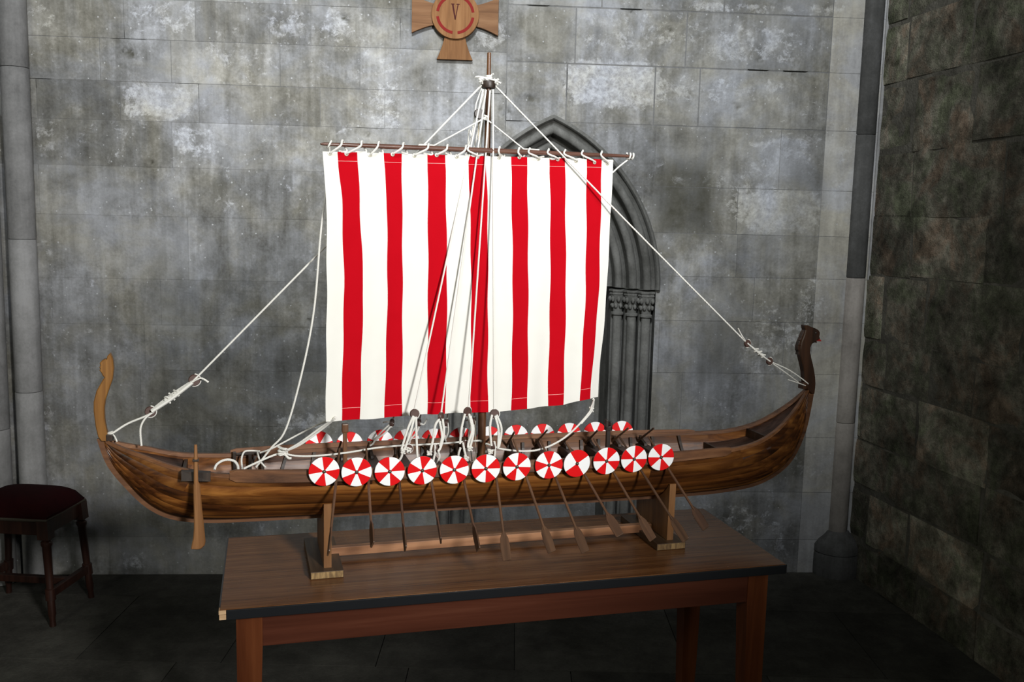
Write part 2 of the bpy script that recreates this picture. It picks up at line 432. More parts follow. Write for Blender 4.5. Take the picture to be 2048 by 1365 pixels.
def field(lst, a, z):
    s = 0.0
    for (ca, cz, ra, rz, k) in lst:
        d = max(abs(a-ca)/ra, abs(z-cz)/rz)*.6 + .4*sqrt(((a-ca)/ra)**2 + ((z-cz)/rz)**2)
        if d < 1.5: s = max(s, k*min(1.0, max(0.0, (1.35-d)/.55)))
    return s
chips = []
for x, y, r_, d_ in [(258,105,15,.016),(689,36,11,.014),(1131,168,8,.012),(1063,198,15,.014),(1010,222,15,.014),(735,269,7,.010),(1262,24,5,.012),(1076,11,4,.010),(1476,212,9,.012),(1520,118,8,.012),(1498,88,5,.010),(380,168,5,.010),(304,325,6,.010),(72,154,5,.010),(785,57,4,.010),(1340,60,9,.010),(1590,150,6,.010),(620,640,6,.010)]:
    a_, z_ = wl(x, y); chips.append((a_, z_, r_*.0023, d_))
wall_back = empty('wall_back', WALL.o, WALL.yaw, 'grey limewashed stone block wall behind the ship', kind='structure')
def grid_block(parent, name, xl, xr, z0, z1, mat, tone=0.0, cell=.028, depth=.05, amp=.0004, edge=.0006, y0=0.0, masks=True, seed=0.0):
    zm = (z0+z1)/2
    near_chips = [c for c in chips if z0-.03 < c[1] < z1+.03 and xl(zm)-.03 < c[0] < xr(zm)+.03] if masks else []
    if near_chips: cell = .0085
    nz = max(2, int((z1-z0)/cell)); zs = [z0 + (z1-z0)*j/nz for j in range(nz+1)]
    zs = [z for z in zs if xr(z) - xl(z) > .006]
    if len(zs) < 2: return None
    nz = len(zs)-1
    wmax = max(xr(z)-xl(z) for z in zs); nx = max(2, int(wmax/cell))
    m = MB(); fk = []; sk = []
    idx = lambda i, j: j*(nx+1)+i
    for j, z in enumerate(zs):
        a, b = xl(z), xr(z)
        for i in range(nx+1):
            x = lerp(a, b, i/nx)
            rim = i in (0, nx) or j in (0, nz)
            y = y0 + amp*2*noise.noise((x*3+seed, z*3, 5.1)) + amp*noise.noise((x*11+seed, z*11, 2.2)) + (edge if rim else 0)
            chs = 0.0
            for (ca, cz, cr_, cdp) in near_chips:
                if rim: continue
                wob = 1 + .7*noise.noise((x*60, z*60, 9.1))
                dd = sqrt((x-ca)**2*.7 + (z-cz)**2*1.5 + .6*(x-ca)*(z-cz)) / (cr_*wob)
                if dd < 1: y += min(.012, cdp*(1-dd*dd)*(.6+.9*noise.noise((x*90, z*90, 4.0)))); chs = max(chs, 1.6*(1-dd)*(.5+noise.noise((x*70, z*70, 8.0))))
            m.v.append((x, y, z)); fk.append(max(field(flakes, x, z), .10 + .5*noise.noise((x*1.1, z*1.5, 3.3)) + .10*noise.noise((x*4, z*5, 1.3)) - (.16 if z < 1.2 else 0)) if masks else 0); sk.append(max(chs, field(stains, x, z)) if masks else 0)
    for j in range(nz):
        for i in range(nx): m.f.append((idx(i,j), idx(i+1,j), idx(i+1,j+1), idx(i,j+1))); m.m.append(0)
    rimv = [idx(i,0) for i in range(nx+1)] + [idx(nx,j) for j in range(1,nz+1)] + [idx(i,nz) for i in range(nx-1,-1,-1)] + [idx(0,j) for j in range(nz-1,0,-1)]
    base = len(m.v)
    for k in rimv: p = m.v[k]; m.v.append((p[0], y0+depth, p[2])); fk.append(fk[k]); sk.append(0)
    n = len(rimv)
    for k in range(n):
        l = (k+1) % n; m.f.append((rimv[k], base+k, base+l, rimv[l])); m.m.append(0)
    me = m.mesh(name, mat, True)
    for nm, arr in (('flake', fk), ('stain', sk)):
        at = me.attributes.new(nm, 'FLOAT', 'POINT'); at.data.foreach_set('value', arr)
    o = bpy.data.objects.new(name, me); COL.objects.link(o); o.parent = parent; o['tone'] = tone
    return o
A_L, A_R = -2.75, 1.72          # extent of the wall
def courses(zlist, a0, a1, lens, gap0, seedx, mat, tones, joints={}):
    rr = random.Random(seedx)
    for ci, (z0, z1) in enumerate(zip(zlist, zlist[1:])):
        x = a0 - rr.uniform(0, .3); jl = list(joints.get(ci, []))
        gap = gap0*(2.6 if ci in joints else 1)
        while x < a1 - .02:
            L = rr.uniform(*lens); x1 = x + L
            if jl: x1 = jl.pop(0)
            if a1 - x1 < .12: x1 = a1
            xa, xb = max(x, a0), min(x1, a1)
            parts = [(xa, xb)]
            if xa < ac < xb and z0 < zA - .005: parts = [(xa, ac), (ac, xb)]
            if xb > a0:
                t = rr.uniform(*tones)
                for pa, pb in parts:
                    if pb <= ac + 1e-6:
                        fl_ = lambda z, pa=pa: pa + gap/2
                        fr_ = lambda z, pb=pb: min(pb - (gap/2 if pb != ac else 0), ac - arch_half(z) if arch_half(z) > 0 else 9)
                    elif pa >= ac - 1e-6:
                        fl_ = lambda z, pa=pa: max(pa + (gap/2 if pa != ac else 0), ac + arch_half(z) if arch_half(z) > 0 else -9)
                        fr_ = lambda z, pb=pb: pb - gap/2
                    else:
                        fl_ = lambda z, pa=pa: pa + gap/2
                        fr_ = lambda z, pb=pb: pb - gap/2
                    grid_block(wall_back, 'stone_block', fl_, fr_, z0+gap/2, z1-gap/2, mat, t, seed=rr.uniform(0,50))
            x = x1
yl = [1155,1075,960,850,738,647,555,428,329,237,158,72,-10,-100,-190]
zl = [max(0.0, wl(100, y)[1]) for y in yl]; zl[0] = 0.0
yr = [1152,1080,985,875,748,644,556,470,378,257,140,28,-90,-195]
zr = [max(0.0, wl(1500, y)[1]) for y in yr]; zr[0] = 0.0
wa_ = lambda x: wl(x, 120)[0]
a_split = wl(1015, 50)[0]; a_pier = wl(1636, 500)[0]
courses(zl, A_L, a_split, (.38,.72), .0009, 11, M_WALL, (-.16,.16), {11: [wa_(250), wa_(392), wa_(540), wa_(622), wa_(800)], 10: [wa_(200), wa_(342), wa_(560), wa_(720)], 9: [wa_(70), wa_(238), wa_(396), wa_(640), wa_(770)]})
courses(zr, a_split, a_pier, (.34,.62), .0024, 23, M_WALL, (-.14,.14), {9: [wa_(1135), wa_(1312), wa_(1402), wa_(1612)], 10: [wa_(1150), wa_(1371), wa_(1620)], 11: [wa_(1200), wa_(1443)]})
courses(zr, a_pier, A_R, (.5,.6), .0016, 5, M_PIER, (-.06,.06))
# mortar bed behind the joints, with the same doorway cut out
def bed(parent, y, a0, a1, z1, mat):
    m = MB(); nz, nx = 130, 110; zs = [z1*j/nz for j in range(nz+1)]
    for side in (-1, 1):
        vs = []; fs = []
        for z in zs:
            h = max(0.0, arch_half(z)); e = ac + side*h; f = (a0 if side < 0 else a1)
            for i in range(nx+1):
                x = lerp(e, f, i/nx)
                vs.append((x, y + (.012 if any((x-c[0])**2 + (z-c[1])**2 < (c[2]*1.5+.03)**2 for c in chips) else 0), z))
        for j in range(nz):
            for i in range(nx): q = j*(nx+1)+i; fs.append((q, q+1, q+nx+2, q+nx+1))
        m.add(vs, fs)
    return m.build('mortar_bed', mat, parent)
bed(wall_back, .0017, A_L, A_R, max(zl[-1], zr[-1]), M_MORT)

# ---- blind doorway
door = empty('door_1', WALL.wor((ac, 0, 0)), WALL.yaw, 'blind gothic doorway with pointed moulded arch in the grey wall', kind='structure')
zS0 = zS - .012
def arch_path(d, n=22):
    """points (x, z) from the left springing over the apex to the right one, relative to ac"""
    r = RO - d; c = RO - W0; pts = []
    za = sqrt(max(1e-6, r*r - c*c)); th = atan2(za, c)
    R_ = [(r*cos(th*k/n) - c, zS + r*sin(th*k/n)) for k in range(n+1)]
    return [(-x, z) for x, z in R_] + [(x, z) for x, z in reversed(R_[:-1])]
def arch_strip(prof, name, mat, smooth=True):
    """prof: list of (d, y): moulding section swept round the arch"""
    m = MB(); rows = [arch_path(d) for d, y in prof]
    n = len(rows[0])
    vs = [(rows[i][k][0], prof[i][1], rows[i][k][1]) for i in range(len(prof)) for k in range(n)]
    fs = [(i*n+k, i*n+k+1, (i+1)*n+k+1, (i+1)*n+k) for i in range(len(prof)-1) for k in range(n-1)]
    m.add(vs, fs); o = m.build(name, mat, door, smooth); o['tone'] = 0.0; return o
def roll(dc, yc, r, a0, a1, n=9): return [(dc + r*cos(lerp(a0, a1, k/n)), yc + r*sin(lerp(a0, a1, k/n))) for k in range(n+1)]
arch_strip([(-.016,.004),(-.016,-.014)] + [(-.010,-.020),(-.002,-.020),(.004,-.012),(.006,.004)], 'hood_mould', M_ARCH)
ords = [(.006, .0), (.060, .055), (.115, .11)]
for d, y in ords:
    arch_strip([(d,y)] + [(d+.012, y+.012)] + roll(d+.032, y+.010, .018, pi*.95, pi*2.05) + [(d+.05, y+.02), (d+.054, y+.056)], 'arch_order', M_ARCH)
arch_strip([(.168,.16),(.168,.175)], 'inner_arch_soffit', M_ARCH)
# tympanum fill
m = MB(); pth = arch_path(.165); n = len(pth)
m.add([(x, .172, z) for x, z in pth] + [(x, .25, z) for x, z in pth], [tuple(range(n)), tuple(range(2*n-1, n-1, -1))] + [(k, k+1, n+k+1, n+k) for k in range(n-1)] + [(n-1, 0, n, 2*n-1)])
o = m.build('tympanum', M_ARCH, door); o['tone'] = .15
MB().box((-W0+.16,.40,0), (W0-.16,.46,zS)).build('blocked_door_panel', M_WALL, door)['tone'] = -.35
capH = .115
for s in (-1, 1):
    # stepped jambs
    m = MB()
    for i, (d, y) in enumerate(ords):
        x0, x1 = s*(W0-d-.055), s*(W0-d+.02)
        m.box((min(x0,x1), y+.054, 0), (max(x0,x1), y+.16, zS0), bev=.003)
    m.box((min(s*(W0-.17), s*(W0-.11)), .16, 0), (max(s*(W0-.17), s*(W0-.11)), .42, zS0))
    m.box((min(s*W0, s*(W0+.03)), .002, 0), (max(s*W0, s*(W0+.03)), .16, zS0))
    m.build('jamb', M_ARCH, door)['tone'] = -.05
    for i, (d, y) in enumerate(ords):
        cx, cy = s*(W0-d-.028), y+.030
        MB().lathe([(.021,.0),(.021,zS0-capH)], (cx,cy,0), 14).build('colonnette', M_ARCH, door, True)['tone'] = .12
        MB().lathe([(.040,0),(.040,.06),(.034,.075),(.036,.09),(.028,.105),(.024,.115)], (cx,cy,0), 14).build('colonnette_base', M_ARCH, door, True)['tone'] = 0.0
        z = zS0 - capH
        c = MB().lathe([(.022,z-.004),(.028,z+.002),(.028,z+.010),(.022,z+.015),(.022,z+.03),(.027,z+.06),(.036,z+.088),(.036,z+.092)], (cx,cy,0), 16).build('capital', M_ARCH, door, True)
        c['tone'] = 0.0
        lm = MB()
        for k in range(8):
            a = 2*pi*k/8 + .3
            for zz, rr_, sz in ((z+.045,.027,.011),(z+.075,.035,.012)):
                a2 = a + (.39 if zz > z+.05 else 0)
                lm.lathe([(.0008,-sz*1.3),(sz*.6,-sz*.9),(sz*.8,0),(sz*.6,sz*.6),(.0008,sz)], (cx+rr_*cos(a2), cy+rr_*sin(a2), zz), 6)
        lm.build('carved_leaves', M_ARCH, c, True)['tone'] = 0.1
    for i, (d, y) in enumerate(ords):
        cx, cy = s*(W0-d-.028), y+.030
        MB().lathe([(.036,zS0-.024),(.040,zS0-.020),(.038,zS0-.012),(.043,zS0-.006),(.043,zS0+.002)], (cx,cy,0), 8).build('abacus', M_ARCH, door)['tone'] = .05

# ---- right wall of rough blocks
pc = onplane(1696, 1148, Z, 0); pd = onplane(1990, 1352, Z, 0)
RW_YAW = atan2(pc.y-pd.y, pc.x-pd.x) + pi      # along the wall towards the camera
RW = Frame(pc, RW_YAW)
wall_right = empty('wall_right', pc, RW_YAW, 'dark rough brown stone wall on the right', kind='structure')
rr = random.Random(31)
z = 0.0
while z < 3.05:
    h = rr.uniform(.19,.30); x = -.12 - rr.uniform(0,.2)
    while x < 3.0:
        L = rr.uniform(.24,.58); g = rr.uniform(.005,.011)
        za, zb = z + rr.uniform(-.012,.012), z + h + rr.uniform(-.012,.012)
        grid_block(wall_right, 'rough_stone_block', lambda q, a=x+g/2, t=rr.uniform(-.04,.04), za=za, h=h: a + t*(q-za)/h*.4,
                   lambda q, a=x+L-g/2, t=rr.uniform(-.04,.04), za=za, h=h: a + t*(q-za)/h*.4, max(0.0,za+g/2), zb-g/2, M_RUB,
                   rr.choice((-.35,-.25,-.15,-.05,.1,.25,.55)), cell=.03, depth=.08, amp=.0045, edge=.004, y0=rr.uniform(-.003,.004), masks=False, seed=rr.uniform(0,90))
        x += L
    z += h
MB().box((-.3,.007,0), (3.2,.06,3.3)).build('rubble_mortar', M_RMORT, wall_right)
# the wall frame's b axis must point out of the room
# ---- shafts
def wa(x, y): return wl(x, y)[0]
tr = empty('trim_1', WALL.wor((wa(1670,1140), .012, 0)), WALL.yaw, 'slender round stone shaft on a moulded base in the right corner', kind='structure')
zj = wl(1712, 556)[1]
r = .046
def shaft(parent, name, z0, z1, r, mat, tone, x=0, y=0):
    o = MB().lathe([(r-.002,z0+.001),(r,z0+.004),(r,z1-.004),(r-.002,z1-.001)], (x,y,0), 24).build(name, mat, parent, True); o['tone'] = tone; return o
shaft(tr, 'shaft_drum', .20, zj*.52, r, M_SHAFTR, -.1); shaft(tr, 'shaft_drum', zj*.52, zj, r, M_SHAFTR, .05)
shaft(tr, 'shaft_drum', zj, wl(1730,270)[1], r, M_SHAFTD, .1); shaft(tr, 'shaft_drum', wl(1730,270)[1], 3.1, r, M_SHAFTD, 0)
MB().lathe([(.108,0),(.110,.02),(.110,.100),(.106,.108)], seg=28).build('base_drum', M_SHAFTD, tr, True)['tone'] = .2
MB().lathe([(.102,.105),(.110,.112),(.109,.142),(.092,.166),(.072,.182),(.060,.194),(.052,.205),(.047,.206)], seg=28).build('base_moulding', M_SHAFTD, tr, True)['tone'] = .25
MB().box((.052,-.02,zj-.01), (.066,.02,3.1), bev=.004).build('rib_edge', M_SHAFT, tr)['tone'] = .2
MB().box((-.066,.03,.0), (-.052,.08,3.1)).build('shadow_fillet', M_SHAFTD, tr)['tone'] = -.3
tl = empty('trim_2', WALL.wor((wa(52,500), -.03, 0)), WALL.yaw, 'pair of grey round wall shafts at the left edge', kind='structure')
bz = [0, wl(60,780)[1], wl(45,478)[1], wl(40,138)[1], 3.1]
for z0, z1 in zip(bz, bz[1:]): shaft(tl, 'shaft_drum', z0, z1, .054, M_SHAFT, RND.uniform(-.08,.08))
bz = [0, wl(60,850)[1], wl(45,300)[1], 3.1]
for z0, z1 in zip(bz, bz[1:]): shaft(tl, 'shaft_drum', z0, z1, .052, M_SHAFT, RND.uniform(-.15,.0), -.118, -.05)
MB().box((-.30,-.09,0), (-.175,.05,3.1)).build('pilaster_edge', M_WALL, tl)['tone'] = -.2
MB().box((-1.2,-.05,0), (-.30,.05,3.1)).build('pilaster_body', M_WALL, tl)['tone'] = -.2

# ================================================================== FURNITURE
def frame_obj(fr, p=(0,0,0)): return fr.wor(p)
# ---- table
TL, TD, TH = 1.38, .474, .75
table = empty('table', TAB.wor((TL/2, TD/2, 0)), TAB.yaw, 'long narrow brown laminate table with red-brown legs carrying the ship', 'table')
hx, hy = TL/2, TD/2
MB().box((-hx+.003,-hy+.003,TH-.022), (hx-.003,hy-.003,TH), bev=.0012).build('table_top', M_LAM, table)
eb = MB()
eb.box((-hx+.016,-hy-.0005,TH-.0235), (hx-.003,-hy+.004,TH-.001), bev=.0015)
eb.build('edge_band', M_EDGE, table)
MB().box((-hx+.003,hy-.004,TH-.0235), (hx-.003,hy+.0005,TH-.001), bev=.0015).build('edge_band', M_EDGE, table)
MB().box((-hx-.0005,-hy+.02,TH-.0235), (-hx+.004,hy-.003,TH-.001), bev=.0015).build('edge_band', M_EDGE, table)
MB().box((hx-.004,-hy+.003,TH-.0235), (hx+.0005,hy-.003,TH-.001), bev=.0015).build('edge_band', M_EDGE, table)
m = MB(); m.box((-hx,-hy,TH-.0105), (-hx+.0155,-hy+.02,TH-.0015), bev=.0012); m.box((-hx+.001,-hy,TH-.0225), (-hx+.0155,-hy+.02,TH-.0115), bev=.0012)
m.build('bare_corner', M_RAW, table)['label'] = 'bare chipped wooden corner of the table edge'
ix, iy = hx-.035, hy-.03
for sx in (-1, 1):
    for sy in (-1, 1):
        m = MB(); rings = []
        for z, wdt in ((TH-.0225,.056),(TH-.10,.056),(.32,.046),(0,.036)):
            x0 = sx*ix; x1 = sx*(ix-wdt); y0 = sy*iy; y1 = sy*(iy-wdt)
            if z < .1: x0 -= sx*.006
            rings.append([(x0,y0,z),(x1,y0,z),(x1,y1,z),(x0,y1,z)])
        m.ring_sweep(rings); m.build('leg', M_TLEG, table)
for sy in (-1, 1):
    y0, y1 = sorted((sy*(iy-.002), sy*(iy-.022)))
    MB().box((-ix+.056,y0,TH-.105), (ix-.056,y1,TH-.0225), bev=.0015).build('apron', M_APRON, table)
for sx in (-1, 1):
    x0, x1 = sorted((sx*(ix-.002), sx*(ix-.022)))
    MB().box((x0,-iy+.056,TH-.105), (x1,iy-.056,TH-.0225), bev=.0015).build('apron', M_TLEG, table)

# ---- stool
f1 = onplane(106, 1253, Z, 0); f2 = onplane(180, 1197, Z, 0)
syaw = atan2(f2.y-f1.y, f2.x-f1.x) - pi/2
SW, SD = .36, (f2-f1).length + .01
stool = empty('stool', f1 + Vector((cos(syaw),sin(syaw),0))*(-SW/2) + Vector((-sin(syaw),cos(syaw),0))*(SD/2), syaw, 'dark wooden stool with dark red velvet seat against the left wall', 'stool')
sx_, sy_ = SW/2-.028, SD/2-.02
SHh = .42
cu = MB(); N = 14; vs = []; fs = []
for j in range(N+1):
    for i in range(N+1):
        a, b = i/N*2-1, j/N*2-1
        e = (1-abs(a)**5)*(1-abs(b)**5)
        x = a*(sx_+.018); y = b*(sy_+.018)
        k = .98 + .02*e
        vs.append((x*k, y*k, SHh+.012 + .058*max(0,e)**.45 + .008*(1-a*a)*(1-b*b)))
for j in range(N):
    for i in range(N): fs.append((j*(N+1)+i, j*(N+1)+i+1, (j+1)*(N+1)+i+1, (j+1)*(N+1)+i))
cu.add(vs, fs); cu.box((-sx_-.0165,-sy_-.0165,SHh-.004), (sx_+.0165,sy_+.0165,SHh+.0125)); cu.build('seat_cushion', M_VELVET, stool, True)
g = MB().tube([(-sx_-.018,-sy_-.018,SHh),(sx_+.018,-sy_-.018,SHh),(sx_+.018,sy_+.018,SHh),(-sx_-.018,sy_+.018,SHh)], .006, 6, True); g.build('braid_trim', M_GIMP, stool, True)
for a, b in (((-sx_,-sy_-.010),(sx_,-sy_+.012)), ((-sx_,sy_-.012),(sx_,sy_+.010)), ((-sx_-.010,-sy_),(-sx_+.012,sy_)), ((sx_-.012,-sy_),(sx_+.010,sy_))):
    MB().box((a[0],a[1],SHh-.062), (b[0],b[1],SHh-.004), bev=.003).build('seat_rail', M_STOOL, stool)
for qx in (-1, 1):
    for qy in (-1, 1):
        tx, ty = qx*sx_, qy*sy_; bx, by = qx*(SW/2), qy*(SD/2)
        def P(z): t = 1 - z/SHh; return (lerp(tx,bx,t), lerp(ty,by,t))
        m = MB(); rings = []
        for z, r in ((SHh-.002,.022),(SHh-.075,.022)):
            x, y = P(z); rings.append([(x-r,y-r,z),(x+r,y-r,z),(x+r,y+r,z),(x-r,y+r,z)])
        m.ring_sweep(rings)
        rings = []
        for z, r in ((SHh-.075,.018),(SHh-.082,.014),(SHh-.088,.021),(SHh-.10,.021),(SHh-.106,.017),(.19,.0145),(.15,.014),(.148,.019),(.105,.019),(.103,.014),(.05,.015),(.03,.011),(0,.012)):
            x, y = P(z); rings.append([(x+r*cos(2*pi*k/12), y+r*sin(2*pi*k/12), z) for k in range(12)])
        m.ring_sweep(rings); m.build('leg', M_STOOL, stool, True)
def stl(qx, qy, z): t = 1-z/SHh; return (lerp(qx*sx_, qx*SW/2, t), lerp(qy*sy_, qy*SD/2, t), z)
for qx in (-1, 1):
    a = stl(qx,-1,.128); b = stl(qx,1,.128)
    MB().box((a[0]-.010,a[1],.112), (a[0]+.010,b[1],.144), bev=.003).build('stretcher', M_STOOL, stool)
a = stl(-1,0,.128); b = stl(1,0,.128)
MB().box((a[0],-.012,.114), (b[0],.012,.142), bev=.003).build('stretcher', M_STOOL, stool)

# ---- cross of the station
c0 = wl(910.5, 32.6); px = (wl(1010.5,32.6)[0] - c0[0]) / 100
cross = empty('station_cross', WALL.wor((c0[0], -.004, c0[1])), WALL.yaw, 'wooden flared cross with red ringed disc numbered V above the mast', 'cross')
rot = lambda x, z, q: (x*cos(q)-z*sin(q), x*sin(q)+z*cos(q))
for k in range(4):
    q = k*pi/2
    L = 86*px; wi = 19*px; wo = (36 if k % 2 == 0 else 37)*px
    outl = []
    for j in range(9): t = j/8; outl.append((-(wi + (wo-wi)*(t**1.6)), -(30*px + (L-30*px)*t)))
    for j in range(8,-1,-1): t = j/8; outl.append(((wi + (wo-wi)*(t**1.6)), -(30*px + (L-30*px)*t)))
    outl = [rot(x, z_, q) for x, z_ in outl]
    MB().prism(outl, 0.0, -.020, lambda x, z_, t: (x, t, z_), bev=.0012).build('cross_arm', M_CROSS if k % 2 == 0 else M_CROSSX, cross)
disc = MB(); rd = 47*px
disc.lathe([(rd-.001,.0),(rd,.001),(rd,.031),(rd-.0015,.0325)], seg=48, axis='y'); disc.build('disc', M_CROSS, cross)
for k in range(4):
    m = MB(); a0, a1 = radians(90*k+8), radians(90*k+82); n = 16; outl = [(38*px*cos(lerp(a0,a1,j/n)), 38*px*sin(lerp(a0,a1,j/n))) for j in range(n+1)] + [(32.5*px*cos(lerp(a1,a0,j/n)), 32.5*px*sin(lerp(a1,a0,j/n))) for j in range(n+1)]
    m.prism(outl, -.0325, -.0335, lambda x, z_, t: (x, t, z_)); m.build('ring_segment', M_RED_INLAY, cross)
m = MB()
zt, zb = 19*px, -10*px
for sgn in (-1, 1):
    wt = (3.4 if sgn < 0 else 2.0)*px
    outl = [(sgn*5.2*px - wt/2, zt), (sgn*5.2*px + wt/2, zt), (wt*.35, zb), (-wt*.35, zb)]
    m.prism(outl, -.0325, -.0337, lambda x, z_, t: (x, t, z_))
    outl = [(sgn*5.2*px-3.2*px, zt-.2*px), (sgn*5.2*px+3.2*px, zt-.2*px), (sgn*5.2*px+3.2*px, zt+1.4*px), (sgn*5.2*px-3.2*px, zt+1.4*px)]
    m.prism(outl, -.0325, -.0339, lambda x, z_, t: (x, t, z_))
m.build('numeral', M_NUM, cross)['label'] = 'dark red roman numeral V'

# ================================================================== SHIP
def sv(x, y, b): return SHIP.atb(x, y, b)
def ship_root(name, p, label, cat, group=None): return empty(name, SHIP.wor(p), SHIP.yaw, label, cat, group)
HT = [ # keel (u, z), sheer (u, z, half beam)
 ((-.500,1.085),(-.500,1.085,.004)), ((-.481,1.024),(-.462,1.066,.018)), ((-.443,.968),(-.404,1.046,.043)), ((-.397,.918),(-.34,1.024,.066)),
 ((-.342,.889),(-.27,1.012,.087)), ((-.262,.877),(-.19,1.006,.104)), ((-.12,.873),(-.08,1.004,.12)), ((.05,.871),(.06,1.003,.130)), ((.2,.870),(.2,1.002,.134)),
 ((.43,.868),(.43,1.002,.135)), ((.66,.865),(.66,1.002,.133)), ((.82,.864),(.82,1.003,.129)), ((.97,.864),(.95,1.006,.118)), ((1.10,.868),(1.06,1.008,.103)),
 ((1.215,.885),(1.15,1.016,.080)), ((1.300,.934),(1.23,1.042,.053)), ((1.343,1.014),(1.30,1.09,.027)), ((1.360,1.10),(1.345,1.134,.009)), ((1.366,1.160),(1.366,1.160,.004))]
_st = spline([(k[0],k[1],0) for k, s in HT], 6); _sh = spline([(s[0],s[1],s[2]) for k, s in HT], 6)
NS = len(_st)
def hull(i, wv, side, off=0.0):
    K = _st[i]; S = _sh[i]; a = wv*pi/2
    gq = .22*wv + .78*(1-cos(a)); fv = sin(a)
    b = max(.003, S.z)
    u = lerp(K.x, S.x, gq); zz = lerp(K.y, S.y, gq); v = .003 + (b-.003)*fv
    if off:
        # approximate outward normal in the section
        dz = (S.y-K.y)*(.22 + .78*sin(a)*pi/2); dv = (b)*cos(a)*pi/2 + 1e-5
        l_ = sqrt(dz*dz+dv*dv); v += off*dz/l_; zz -= off*dv/l_
    return Vector((u, side*v, zz))
def hull_b(u, z):
    """half beam of the inside at (u, z)"""
    best = 9; bi = 0
    for i in range(NS):
        d = abs(lerp(_st[i].x, _sh[i].x, .5) - u)
        if d < best: best = d; bi = i
    for k in range(41):
        p = hull(bi, k/40, 1)
        if p.z >= z: return p.y
    return _sh[bi].z
def idx_u(u):
    return min(range(NS), key=lambda i: abs(_sh[i].x-u))
ship = ship_root('longship_model', (.43,0,.857), 'wooden viking longship model with dragon prow standing on the table', 'ship model')
OFFS = Vector((-.43, 0, -.857))
def bs(m, name, mat, parent=None, smooth=True):
    m.v = [tuple(Vector(p)+OFFS) for p in m.v]
    return m.build(name, mat, parent or ship, smooth)
NSTR = 7
cuts = {0:[0,40,78,NS-1],1:[0,26,62,NS-1],2:[0,48,86,NS-1],3:[0,33,70,NS-1],4:[0,55,92,NS-1],5:[0,22,66,NS-1],6:[0,44,80,NS-1]}
for side in (-1, 1):
    for j in range(NSTR):
        w0, w1 = j/NSTR, (j+1)/NSTR
        cl = cuts[j]
        for i0, i1 in zip(cl, cl[1:]):
            m = MB(); rings = []
            for i in range(i0, i1+1):
                ring = []
                for k in range(5):
                    t = k/4; e = .0012 if k in (0,4) else 0.0
                    ring.append(hull(i, lerp(w0, w1, t), side, -e))
                for k in range(2,-1,-1): ring.append(hull(i, lerp(w0, w1, k/2), side, -.006))
                rings.append(ring)
            m.ring_sweep(rings); bs(m, 'hull_plank', M_HULL)
# keel with stem and stern rabbet
m = MB(); rings = []
for i in range(NS):
    K = _st[i]; t = _st[min(i+1,NS-1)] - _st[max(i-1,0)]; n = Vector((t.y, -t.x)).normalized()
    o1 = (K.x + n.x*.010, K.y + n.y*.010); o0 = (K.x - n.x*.006, K.y - n.y*.006)
    rings.append([(o0[0],-.006,o0[1]),(o1[0],-.005,o1[1]),(o1[0],.005,o1[1]),(o0[0],.006,o0[1])])
m.ring_sweep(rings); bs(m, 'keel', M_RAIL)
# gunwale trim and raised rail board
for side in (-1, 1):
    m = MB(); rings = []
    for i in range(2, NS-2):
        S = _sh[i]; b = S.z
        rings.append([(S.x, side*(b+.0035), S.y-.006),(S.x, side*(b+.0035), S.y+.003),(S.x, side*(b-.008), S.y+.003),(S.x, side*(b-.008), S.y-.006)])
    m.ring_sweep(rings); bs(m, 'gunwale', M_RAIL, smooth=False)
    i0, i1 = idx_u(-.213), idx_u(1.053)
    m = MB(); rings = []
    for i in range(i0, i1+1):
        S = _sh[i]; b = S.z; e = 0.006 if i in (i0, i1) else 0
        zt = lerp(1.021, 1.0165, min(1, max(0, (S.x+.2)/.35))); zl_ = S.y - .016 + e
        rings.append([(S.x, side*(b+.0025), zl_),(S.x, side*(b+.0055), zl_+.002),(S.x, side*(b+.0055), zt-.001-e),(S.x, side*(b+.0015), zt-e*.5),(S.x, side*(b-.0025), zt-e*.5),(S.x, side*(b-.0025), S.y)])
    m.ring_sweep(rings); bs(m, 'rail_board', M_RAIL, smooth=False)
    # ribs inside
    for k in range(17):
        u = -.16 + k*.0725
        i = idx_u(u); m = MB(); rings = []
        for q in range(9):
            p = hull(i, lerp(.25, .97, q/8), side, -.0062); p2 = hull(i, lerp(.25, .97, q/8), side, -.0135)
            rings.append([(p.x-.004,p.y,p.z),(p.x+.004,p.y,p.z),(p2.x+.004,p2.y,p2.z),(p2.x-.004,p2.y,p2.z)])
        m.ring_sweep(rings); bs(m, 'rib', M_DARK, smooth=False)
# deck boards
for q in range(5):
    m = MB(); rows = []
    for i in range(idx_u(-.30), idx_u(1.10)+1, 2):
        u = _sh[i].x; b = hull_b(u, .945) - .008
        y0, y1 = lerp(-b, b, q/5)+.0008, lerp(-b, b, (q+1)/5)-.0008
        rows.append([(u,y0,.937),(u,y0,.942),(u,y1,.942),(u,y1,.937)])
    m.ring_sweep(rows); bs(m, 'deck_board', M_DECK, smooth=False)
# rowing benches with knees
for k in range(12):
    u = .055 + k*.0765
    if abs(u-.40) < .03: continue
    b = hull_b(u, .962) - .008
    m = MB().box((u-.013,-b,.962), (u+.013,b,.982), bev=.001); bs(m, 'rowing_bench', M_DARK, smooth=False)
    for side in (-1, 1):
        yb = side*(b-.004)
        m = MB(); outl = [(.004,.975),(-.040,.975),(-.034,.988),(-.012,.994),(.004,1.004)]
        m.prism(outl, u-.004, u+.004, lambda y, z_, t, s=side, b=b: (t, s*(b+.002+y), z_)); bs(m, 'bench_knee', M_DARK, smooth=False)
